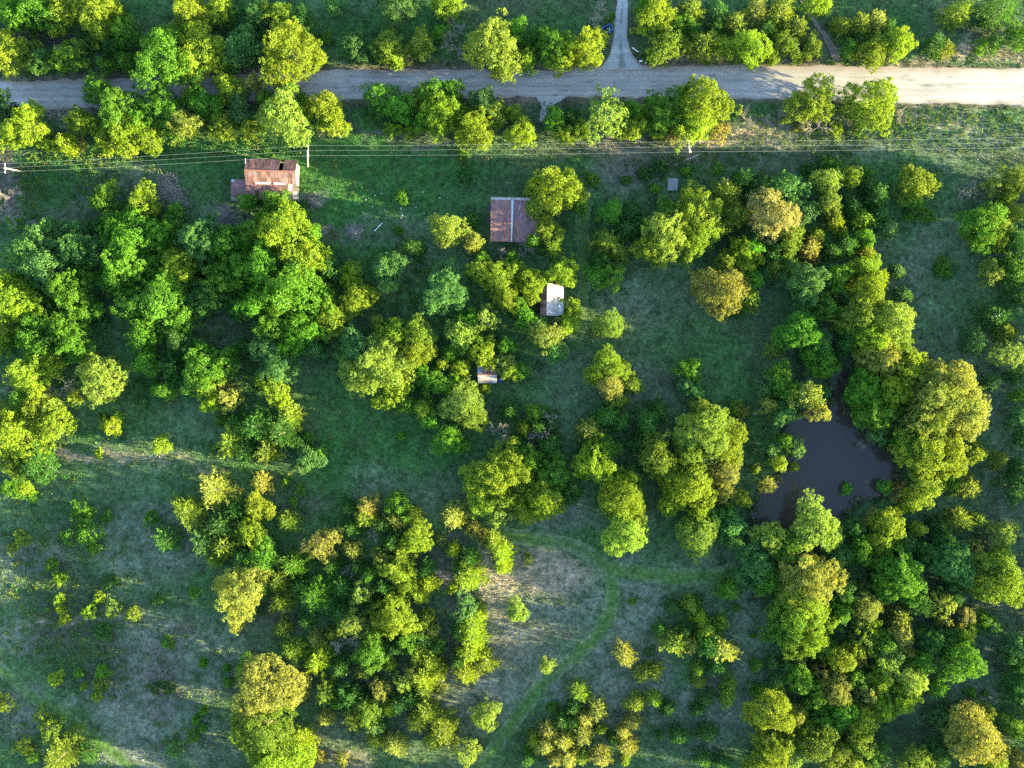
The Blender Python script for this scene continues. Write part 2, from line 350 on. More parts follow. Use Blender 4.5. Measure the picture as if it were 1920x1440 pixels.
# ------------------------------------------------------------------ ground, road, drive, tracks, pond
def axis(lo, hi, step):
    far = [300, 450, 700, 1100, 1800, 3200, 6000]
    return np.array([-f for f in far[::-1] if -f < lo - 20] + [lo - 24, lo - 10, lo - 4] + list(np.arange(lo, hi + 1e-6, step)) + [hi + 4, hi + 10, hi + 24] + [f for f in far if f > hi + 20])
xs = axis(-121, 121, 0.5); ys = axis(-92, 92, 0.5)
gx, gy = np.meshgrid(xs, ys); fx, fy = gx.ravel(), gy.ravel()
gz = np.zeros_like(fx)
pd = seg_dist(fx, fy, POND_M + POND_M[:1]); pin = inside(fx, fy, POND_M)
gz = np.where(pin, -0.35 - 0.9 * sstep(0, 5, pd), -0.35 * (1 - sstep(0, 2.2, pd)))
gz += (vnoise(fx, fy, 0.8, 5, 2) - 0.5) * 0.10 * (seg_dist(fx, fy, ROAD_MID) > 4.6) * (seg_dist(fx, fy, DRIVE_MID) > 2.6)
for pts, hw in TRACKS_M: gz *= np.where(pin | (pd < 2.5), 1.0, sstep(hw + 0.6, hw + 1.6, seg_dist(fx, fy, pts)))
ni, nj = len(ys), len(xs)
idx = np.arange(ni * nj).reshape(ni, nj)
GF = np.stack([idx[:-1, :-1], idx[:-1, 1:], idx[1:, 1:], idx[1:, :-1]], -1).reshape(-1, 4)
gcol = np.concatenate([ground_colour(fx[k:k + 60000], fy[k:k + 60000]) for k in range(0, fx.size, 60000)])
far_w = sstep(0, 12, np.maximum(np.abs(fx) - 120, np.abs(fy) - 91)) * (seg_dist(fx, fy, ROAD_MID) > 8); gcol = gcol + (np.array((0.050, 0.085, 0.035)) - gcol) * far_w[:, None]
ground = structure(obj("ground", mesh_np("ground", np.stack([fx, fy, gz], -1), GF, M['ground'], {"gcol": gcol}, smooth=True)))

def strip(name, left, right, z, n_across, mat, colf, seed, jag=0.25):
    L = np.array(smooth_line([pm(p) for p in left], 24)); Rr = np.array(smooth_line([pm(p) for p in right], 24))
    t = np.linspace(0, 1, n_across)[None, :, None]; d = Rr - L; wdt = np.linalg.norm(d, axis=1)[:, None]; d = d / wdt
    jl = (vnoise(L[:, 0], L[:, 1], 0.5, seed, 4) - 0.5) * 2 * jag; jr = (vnoise(Rr[:, 0], Rr[:, 1], 0.5, seed + 3, 4) - 0.5) * 2 * jag
    L = L + d * jl[:, None]; Rr = Rr - d * jr[:, None]
    G = L[:, None] * (1 - t) + Rr[:, None] * t
    n, m = G.shape[:2]; fl = G.reshape(-1, 2); ii = np.arange(n * m).reshape(n, m)
    F = np.stack([ii[:-1, :-1], ii[1:, :-1], ii[1:, 1:], ii[:-1, 1:]], -1).reshape(-1, 4)
    tt = np.broadcast_to(t, (n, m, 1)).reshape(-1)
    return structure(obj(name, mesh_np(name, np.column_stack([fl, np.full(len(fl), z)]), F, mat, {"gcol": colf(fl[:, 0], fl[:, 1], tt)})))
def road_col(x, y, t):
    base = np.array((0.29, 0.262, 0.245)); edge = np.array((0.20, 0.148, 0.112))
    n2 = vnoise(x, y, 0.3, 9, 3); n1 = vnoise(x * 0.12, y, 0.5, 19, 3)
    w = np.clip(sstep(0.86, 1.0, t + (n2 - .5) * 0.18) * 0.8 + (1 - sstep(0.0, 0.24, t + (n2 - .5) * 0.25)), 0, 1) * 0.75
    n4 = vnoise(x, y, 0.9, 29, 2); lane = -0.16 * sum(np.exp(-((t + (n1 - .5) * 0.10 - q) / 0.035) ** 2) for q in (0.30, 0.47, 0.58, 0.75)) + 0.30 * (n1 - 0.5) - 0.30 * sstep(0.70, 0.85, n4)
    c = base[None] * (1 + lane)[:, None]; return c + (edge - c) * w[:, None]
def drive_col(x, y, t):
    base = np.array((0.29, 0.28, 0.275)); n2 = vnoise(x, y, 0.7, 23, 3)
    w = (np.exp(-((t - 0.5) / 0.09) ** 2) * sstep(0.35, 0.6, n2) * sstep(70 * S, 78 * S, y)) * 0.8
    c = base[None] * np.ones((x.size, 1)); c = c + (np.array((0.08, 0.08, 0.05)) - c) * w[:, None]
    e = np.clip(1 - sstep(0, 0.12, t) + sstep(0.86, 1.0, t), 0, 1) * 0.6
    return c + (np.array((0.2, 0.15, 0.12)) - c) * e[:, None]
strip("road", ROAD_TOP, ROAD_BOT, 0.012, 44, M['gravel'], road_col, 41, 0.75)
strip("driveway", DRIVE_L, DRIVE_R, 0.022, 14, M['gravel'], drive_col, 43, 0.25)
strip("gravel_apron", [(1004, 180), (1014, 196), (1012, 216), (1010, 232)], [(1062, 180), (1046, 192), (1030, 204), (1018, 226)], 0.024, 10, M['gravel'], lambda x, y, t: np.array((0.30, 0.28, 0.26))[None] * np.ones((x.size, 1)), 44, 0.5)
strip("dirt_track", [(1490, -60), (1505, 15), (1535, 60), (1556, 95), (1566, 124)], [(1499, -60), (1514, 13), (1545, 57), (1568, 92), (1580, 124)], 0.10, 6, M['gravel'], lambda x, y, t: np.array((0.15, 0.11, 0.09))[None] * np.ones((x.size, 1)), 45, 0.5)
V = [(x, y, -0.30) for x, y in [pm((1555 + (p[0] - 1555) * 1.05, 850 + (p[1] - 850) * 1.04)) for p in POND]]
structure(obj("pond_water", pymesh("pond_water", V[::-1], [tuple(range(len(V)))], M['water'])))

def mown_col(x, y, t):
    n1 = vnoise(x, y, 0.15, 63, 3); n3 = vnoise(x, y, 0.8, 64, 3)
    c = np.array((0.058, 0.112, 0.026))[None] * (0.6 + 0.7 * n3)[:, None]
    rut = np.maximum(np.exp(-((t - 0.27) / 0.075) ** 2), np.exp(-((t - 0.73) / 0.075) ** 2)) * (0.25 + 0.9 * n3)
    c = c + (np.array((0.105, 0.105, 0.062)) - c) * np.clip(rut * 0.4, 0, 1)[:, None]
    w = np.clip(sstep(0.55, 1.0, np.abs(t - 0.5) * 2 + (n3 - .5) * 1.1) * 0.55 + 0.15 * sstep(0.5, 0.75, n1), 0, 1)
    return c + (DRY * 0.8 - c) * w[:, None]
for k, (t, w) in enumerate(TRACKS):
    c = np.array(smooth_line(t, 4)); d = np.gradient(c, axis=0); d /= np.linalg.norm(d, axis=1)[:, None]; nn = np.stack([-d[:, 1], d[:, 0]], -1)
    strip("mown_track", [tuple(p) for p in c + nn * w], [tuple(p) for p in c - nn * w], 0.012 + 0.005 * k, 21, M['ground'], mown_col, 70 + k, 0.8)

# ------------------------------------------------------------------ vegetation: crowns, trunks and their prototypes
def frames(N, rng):
    """two unit tangents for every normal"""
    a = rng.normal(size=N.shape); T = np.cross(N, a); T /= np.linalg.norm(T, axis=1)[:, None] + 1e-9
    return T, np.cross(N, T)
def leaf_quads(C, N, size, rng, asp=0.75):
    """rhombic leaf sprays, slightly folded"""
    T, B = frames(N, rng); s = (size * (0.5 + 1.0 * rng.random(len(C)) ** 1.5))[:, None] if np.isscalar(size) else size[:, None]
    f = N * s * 0.18
    V = np.stack([C - T * s * 0.5 - f, C - B * s * 0.5 * asp + f * .5, C + T * s * 0.5 - f, C + B * s * 0.5 * asp + f * .5], 1).reshape(-1, 3)
    return V, np.arange(len(V)).reshape(-1, 4)
def unit(v): return v / (np.linalg.norm(v, axis=1)[:, None] + 1e-9)

def lobes_crown(rng, Rr, h, nl, lr, leaf, per_m2, base=0.28, loose=0.55, irregular=0.2, flat=0.8, sprig=0.36):
    i = np.arange(nl); th = i * 2.39996 + rng.random(nl) * 0.9 + rng.random() * 6
    q = np.sqrt((i + 0.5) / nl) * (1 + (rng.random(nl) - .5) * 0.18)
    p1, p2 = rng.random(2) * 6.28
    outl = 1 + irregular * np.sin(2 * th + p1) * 0.6 + irregular * np.sin(3 * th + p2)
    lrad = lr * Rr * (0.55 + 0.95 * rng.random(nl) ** 1.4) * (1.08 - 0.3 * q)
    rad = np.clip(q, 0, 1.05) * (Rr - lrad * 0.85) * outl
    zc = h * base; top = zc + (h - zc) * np.sqrt(np.clip(1 - (np.clip(q, 0, 1) * 0.93) ** 2, 0, 1))
    z = top - lrad * (0.9 + 0.5 * rng.random(nl)) + rng.normal(size=nl) * 0.10 * h - 0.05 * h
    z = np.maximum(z, zc)
    C = np.stack([rad * np.cos(th), rad * np.sin(th), z], -1)
    # a lower skirt of lobes so that the side of the crown is closed
    ns = max(4, nl // 2); t2 = rng.random(ns) * 6.28; r2 = lr * Rr * (0.6 + 0.5 * rng.random(ns))
    o2 = 1 + irregular * np.sin(2 * t2 + p1) * 0.6 + irregular * np.sin(3 * t2 + p2)
    C2 = np.stack([(Rr - r2) * o2 * 0.86 * np.cos(t2), (Rr - r2) * o2 * 0.86 * np.sin(t2), zc + (h - zc) * (0.05 + 0.3 * rng.random(ns))], -1)
    C = np.concatenate([C, C2]); lrad = np.concatenate([lrad, r2])
    pts, nor, lv = [], [], []
    m = int(max(8, 75 * sprig * sprig + 4))          # leaves gathered on small rounded tufts, with gaps between the tufts
    for k in range(len(C)):
        n = max(4, int(per_m2 * 4 * math.pi * lrad[k] ** 2 * 0.6 / m))
        d = unit(rng.normal(size=(n, 3)) + np.array([0, 0, 0.55]))
        p = C[k] + d * lrad[k] * (0.72 + 0.34 * rng.random(n))[:, None] * np.array([1, 1, flat])
        keep = np.ones(n, bool)
        for j in range(len(C)):
            if j != k: keep &= (np.linalg.norm((p - C[j]) / np.array([1, 1, flat]), axis=1) > lrad[j] * 0.72)
        p = p[keep]; d = d[keep]; q = len(p); sl = rng.random(q); ll = 0.3 + 0.4 * rng.random()
        rs = np.repeat(sprig * (0.55 + 0.8 * rng.random(q)), m)[:, None]
        u = unit(rng.normal(size=(q * m, 3)) + np.repeat(d * 0.5 + np.array([0, 0, 0.5]), m, 0))
        pts.append(np.repeat(p, m, 0) + u * rs * (0.75 + 0.35 * rng.random((q * m, 1))))
        nor.append(unit(u + loose * 0.75 * rng.normal(size=u.shape)))
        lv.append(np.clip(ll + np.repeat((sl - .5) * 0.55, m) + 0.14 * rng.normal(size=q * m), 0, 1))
    pts = np.concatenate(pts); nor = np.concatenate(nor); lv = np.concatenate(lv)
    V, F = leaf_quads(pts, nor, leaf, rng)
    return V, F, np.repeat(lv, 4), C, lrad

def cedar_crown(rng, Rr, h, leaf=0.34, dens=1.0):
    pts, dirs, lv = [], [], []
    K = max(6, int(4 + h * 0.9))
    p1, p2 = rng.random(2) * 6.28
    for k in range(K):
        f = (k + 0.5) / K; z = h * (0.06 + 0.90 * f); rr = Rr * (1 - f ** 1.7) ** 0.75 + 0.10 * Rr
        nb = int(6 + 6 * (1 - f) + rng.integers(0, 2)); a0 = rng.random() * 6.28
        for b in range(nb):
            a = a0 + 2 * math.pi * b / nb + rng.normal() * 0.16
            L = rr * (0.72 + 0.42 * rng.random()) * (1 + 0.13 * math.sin(2 * a + p1) + 0.1 * math.sin(3 * a + p2))
            up = 0.35 + 0.55 * f + rng.normal() * 0.08
            n = max(5, int(L * 9 * dens)); t = 0.18 + 0.82 * rng.random(n) ** 0.75
            w = 0.16 * L * (1.1 - t) + 0.10
            base = np.stack([np.cos(a) * L * t, np.sin(a) * L * t, z - 0.12 * h * (1 - f) + L * t * up * 0.55], -1)
            base += rng.normal(size=base.shape) * w[:, None] * np.array([1, 1, 0.7])
            d = unit(np.array([math.cos(a), math.sin(a), up])[None] + rng.normal(size=base.shape) * 0.45)
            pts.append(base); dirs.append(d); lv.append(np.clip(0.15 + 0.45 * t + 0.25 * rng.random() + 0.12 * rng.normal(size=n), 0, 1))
    pts = np.concatenate(pts); dirs = np.concatenate(dirs); lv = np.concatenate(lv)
    a = rng.normal(size=pts.shape); B = unit(np.cross(dirs, a)); s = (leaf * (0.7 + 0.7 * rng.random(len(pts))))[:, None]
    V = np.stack([pts - dirs * s * 0.5, pts + B * s * 0.23, pts + dirs * s * 0.75, pts - B * s * 0.23], 1).reshape(-1, 3)
    return V, np.arange(len(V)).reshape(-1, 4), np.repeat(lv, 4)

def trunk_mesh(name, rng, h, Rr, targets, thick=0.05, mat='bark'):
    mb = MB(); r0 = thick * h + 0.06; sp = h * 0.28
    lean = rng.normal(size=2) * 0.03 * h
    mb.tube([(0, 0, -0.25), (0, 0, 0.15), (lean[0] * .5, lean[1] * .5, sp), (lean[0], lean[1], h * 0.62)], [r0 * 1.5, r0 * 1.1, r0 * 0.8, r0 * 0.3], 6)
    for t in targets:
        t = Vector(t); z0 = h * (0.2 + 0.22 * rng.random()); s = Vector((lean[0] * .5, lean[1] * .5, z0))
        m = s.lerp(t, 0.5) + Vector((0, 0, -0.06 * h))
        mb.tube([s, m, t], [r0 * 0.55, r0 * 0.34, r0 * 0.1], 4)
    return mb.mesh(name, M[mat])

def bare_mesh(name, rng, h, Rr, depth=4, mat='grey_bark', thick=0.024):
    mb = MB()
    def grow(p, d, L, r, k):
        q = p + d * L * 0.5 + Vector(rng.normal(size=3) * 0.06 * L); e = p + d * L + Vector(rng.normal(size=3) * 0.09 * L)
        mb.tube([p, q, e], [r, r * 0.8, r * 0.55], 4 if k < 2 else 3)
        if k >= depth: return
        for _ in range(int(rng.integers(3, 5)) if k < 3 else int(rng.integers(2, 4))):
            nd = (d + Vector(rng.normal(size=3)) * 0.62 + Vector((0, 0, 0.10))).normalized()
            s = p.lerp(e, 0.45 + 0.55 * rng.random())
            grow(s, nd, L * (0.55 + 0.25 * rng.random()), max(r * 0.6, 0.02), k + 1)
    for _ in range(4):
        a = rng.random() * 6.28; d = Vector((math.cos(a) * 0.75, math.sin(a) * 0.75, 0.75)).normalized()
        grow(Vector((0, 0, h * 0.2)), d, h * 0.36, thick * h * 0.6, 1)
    mb.tube([(0, 0, -0.2), (0, 0, h * 0.25)], [thick * h + .05, thick * h * 0.75], 6)
    V = np.array([tuple(v) for v in mb.v]); ext = np.percentile(np.abs(V[:, :2]), 97)
    V[:, :2] *= Rr / ext
    return pymesh(name, V, mb.f, M[mat])

def canes_mesh(name, rng, Rr, h, n):
    """a heap of dry arching canes: thin three-sided stems"""
    mb = MB(); lay = rng.random() * 6.28
    for _ in range(n):
        a = rng.random() * 6.28; q = min(Rr * 0.46 * abs(rng.normal()) * (1 + 0.4 * math.sin(2 * a + lay) + 0.25 * math.sin(5 * a)), Rr * 1.2); s = Vector((q * math.cos(a), q * math.sin(a) * 0.8, 0))
        b = lay + rng.normal() * 0.55; L = (0.35 + 0.55 * rng.random()) * min(Rr, 3.4); d = Vector((math.cos(b), math.sin(b), 0))
        top = h * (0.4 + 0.6 * rng.random()) * max(0.25, 1.1 - 0.7 * q / Rr)
        top *= 0.55
        mb.tube([s, s + d * L * 0.35 + Vector((0, 0, top)), s + d * L * 0.8 + Vector((0, 0, top * 0.7)), s + d * L * 1.15 + Vector((0, 0, top * 0.2))], [0.03, 0.026, 0.02, 0.01], 3)
    return mb.mesh(name, M['cane'])

PROTO = {}   # (kind, size class) -> list of (part meshes, class radius, class height)
def height_of(kind, r):
    return {'b': 2.4 + 1.38 * r, 'o': 2.0 + 1.55 * r, 'w': 2.2 + 1.5 * r, 'c': 1.0 + 1.95 * r, 's': 0.35 + 1.15 * r, 'd': 1.5 + 1.7 * r, 'h': 0.6 + 0.28 * r}[kind]
CLASSES = {'b': [1.6, 2.6, 3.8, 5.4], 'o': [2.0, 3.4, 5.2, 7.2], 'w': [1.8, 2.8, 4.2], 'c': [1.3, 2.1, 3.2, 4.3], 's': [0.9, 1.7, 3.0], 'd': [1.7, 3.0], 'h': [2.4, 4.6]}
SEEDS = {'b': 6, 'o': 4, 'w': 4, 'c': 6, 's': 3, 'd': 4, 'h': 2}
for kind, classes in CLASSES.items():
    for ci, r in enumerate(classes):
        PROTO[(kind, ci)] = []
        for sd in range(SEEDS[kind]):
            rng = np.random.default_rng(1000 * ci + 37 * sd + ord(kind)); h = height_of(kind, r); nm = f"{kind}{ci}{sd}"
            if kind == 'b':
                V, F, lv, C, lr = lobes_crown(rng, r, h, int(9 + 6.5 * r), 0.40 - 0.035 * r if r < 4.5 else 0.24, 0.27, 36, 0.28, 0.60, 0.30, sprig=0.50)
            elif kind == 'o':
                V, F, lv, C, lr = lobes_crown(rng, r, h, int(16 + 13 * r), 0.27 - 0.012 * r, 0.25, 36, 0.22, 0.70, 0.19, sprig=0.36)
            elif kind == 'w':
                V, F, lv, C, lr = lobes_crown(rng, r, h, int(10 + 6 * r), 0.24, 0.28, 19, 0.25, 0.9, 0.30, sprig=0.42)
            elif kind == 's':
                V, F, lv, C, lr = lobes_crown(rng, r, h, int(5 + 7 * r), 0.38 - 0.06 * r, 0.28, 24, 0.15, 0.7, 0.28)
            if kind in 'bows':
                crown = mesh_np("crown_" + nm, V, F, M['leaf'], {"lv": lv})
                nt = {'b': 7, 'o': 8, 'w': 9, 's': 4}[kind]
                tm = trunk_mesh("trunk_" + nm, rng, h, r, [tuple(C[i]) for i in rng.choice(len(C), min(nt, len(C)), replace=False)], 0.022 if kind != 's' else 0.03, 'grey_bark' if kind == 'w' else 'bark')
                parts = [("trunk", tm), ("crown", crown)] if kind != 's' else [("stem", tm), ("foliage", crown)]
            elif kind == 'c':
                V, F, lv = cedar_crown(rng, r, h, 0.36, 1.25)
                parts = [("trunk", trunk_mesh("trunk_" + nm, rng, h * 1.4, r, [], 0.02)), ("crown", mesh_np("crown_" + nm, V, F, M['leaf'], {"lv": lv}))]
            elif kind == 'd':
                parts = [("branches", bare_mesh("branches_" + nm, rng, h, r, 5))]
            else:
                parts = [("canes", canes_mesh("canes_" + nm, rng, r, h, int(130 * r)))]
            PROTO[(kind, ci)].append((parts, r, h))

TONE = {  # leaf colour of each kind of foliage
    'g': (0.084, 0.196, 0.015), 'y': (0.178, 0.246, 0.016), 'd': (0.040, 0.112, 0.019), 'o': (0.135, 0.192, 0.022), 't': (0.205, 0.220, 0.050), 'c': (0.275, 0.255, 0.095),
    'e': (0.072, 0.165, 0.045), 'k': (0.220, 0.205, 0.048), 'p': (0.185, 0.255, 0.042), 'n': (0.55, 0.46, 0.38), 'x': (0.40, 0.38, 0.35)}
TONE_WORD = {'g': 'bright green', 'y': 'yellow-green', 'd': 'dark green', 'o': 'olive green', 't': 'golden tan', 'c': 'cream', 'e': 'bluish green', 'k': 'rusty tan', 'p': 'pale green', 'n': 'tan', 'x': 'grey'}
KIND = {'b': ('broadleaf_tree', 'leafy tree', 'tree'), 'o': ('round_crowned_tree', 'dense round-crowned tree', 'tree'), 'w': ('wispy_tree', 'loose feathery tree', 'tree'),
        'c': ('cedar_tree', 'spiky cedar', 'cedar'), 's': ('shrub', 'low shrub', 'shrub'), 'd': ('bare_tree', 'bare branching tree', 'bare tree'), 'h': ('dry_brush', 'tangle of dry canes', 'brush')}

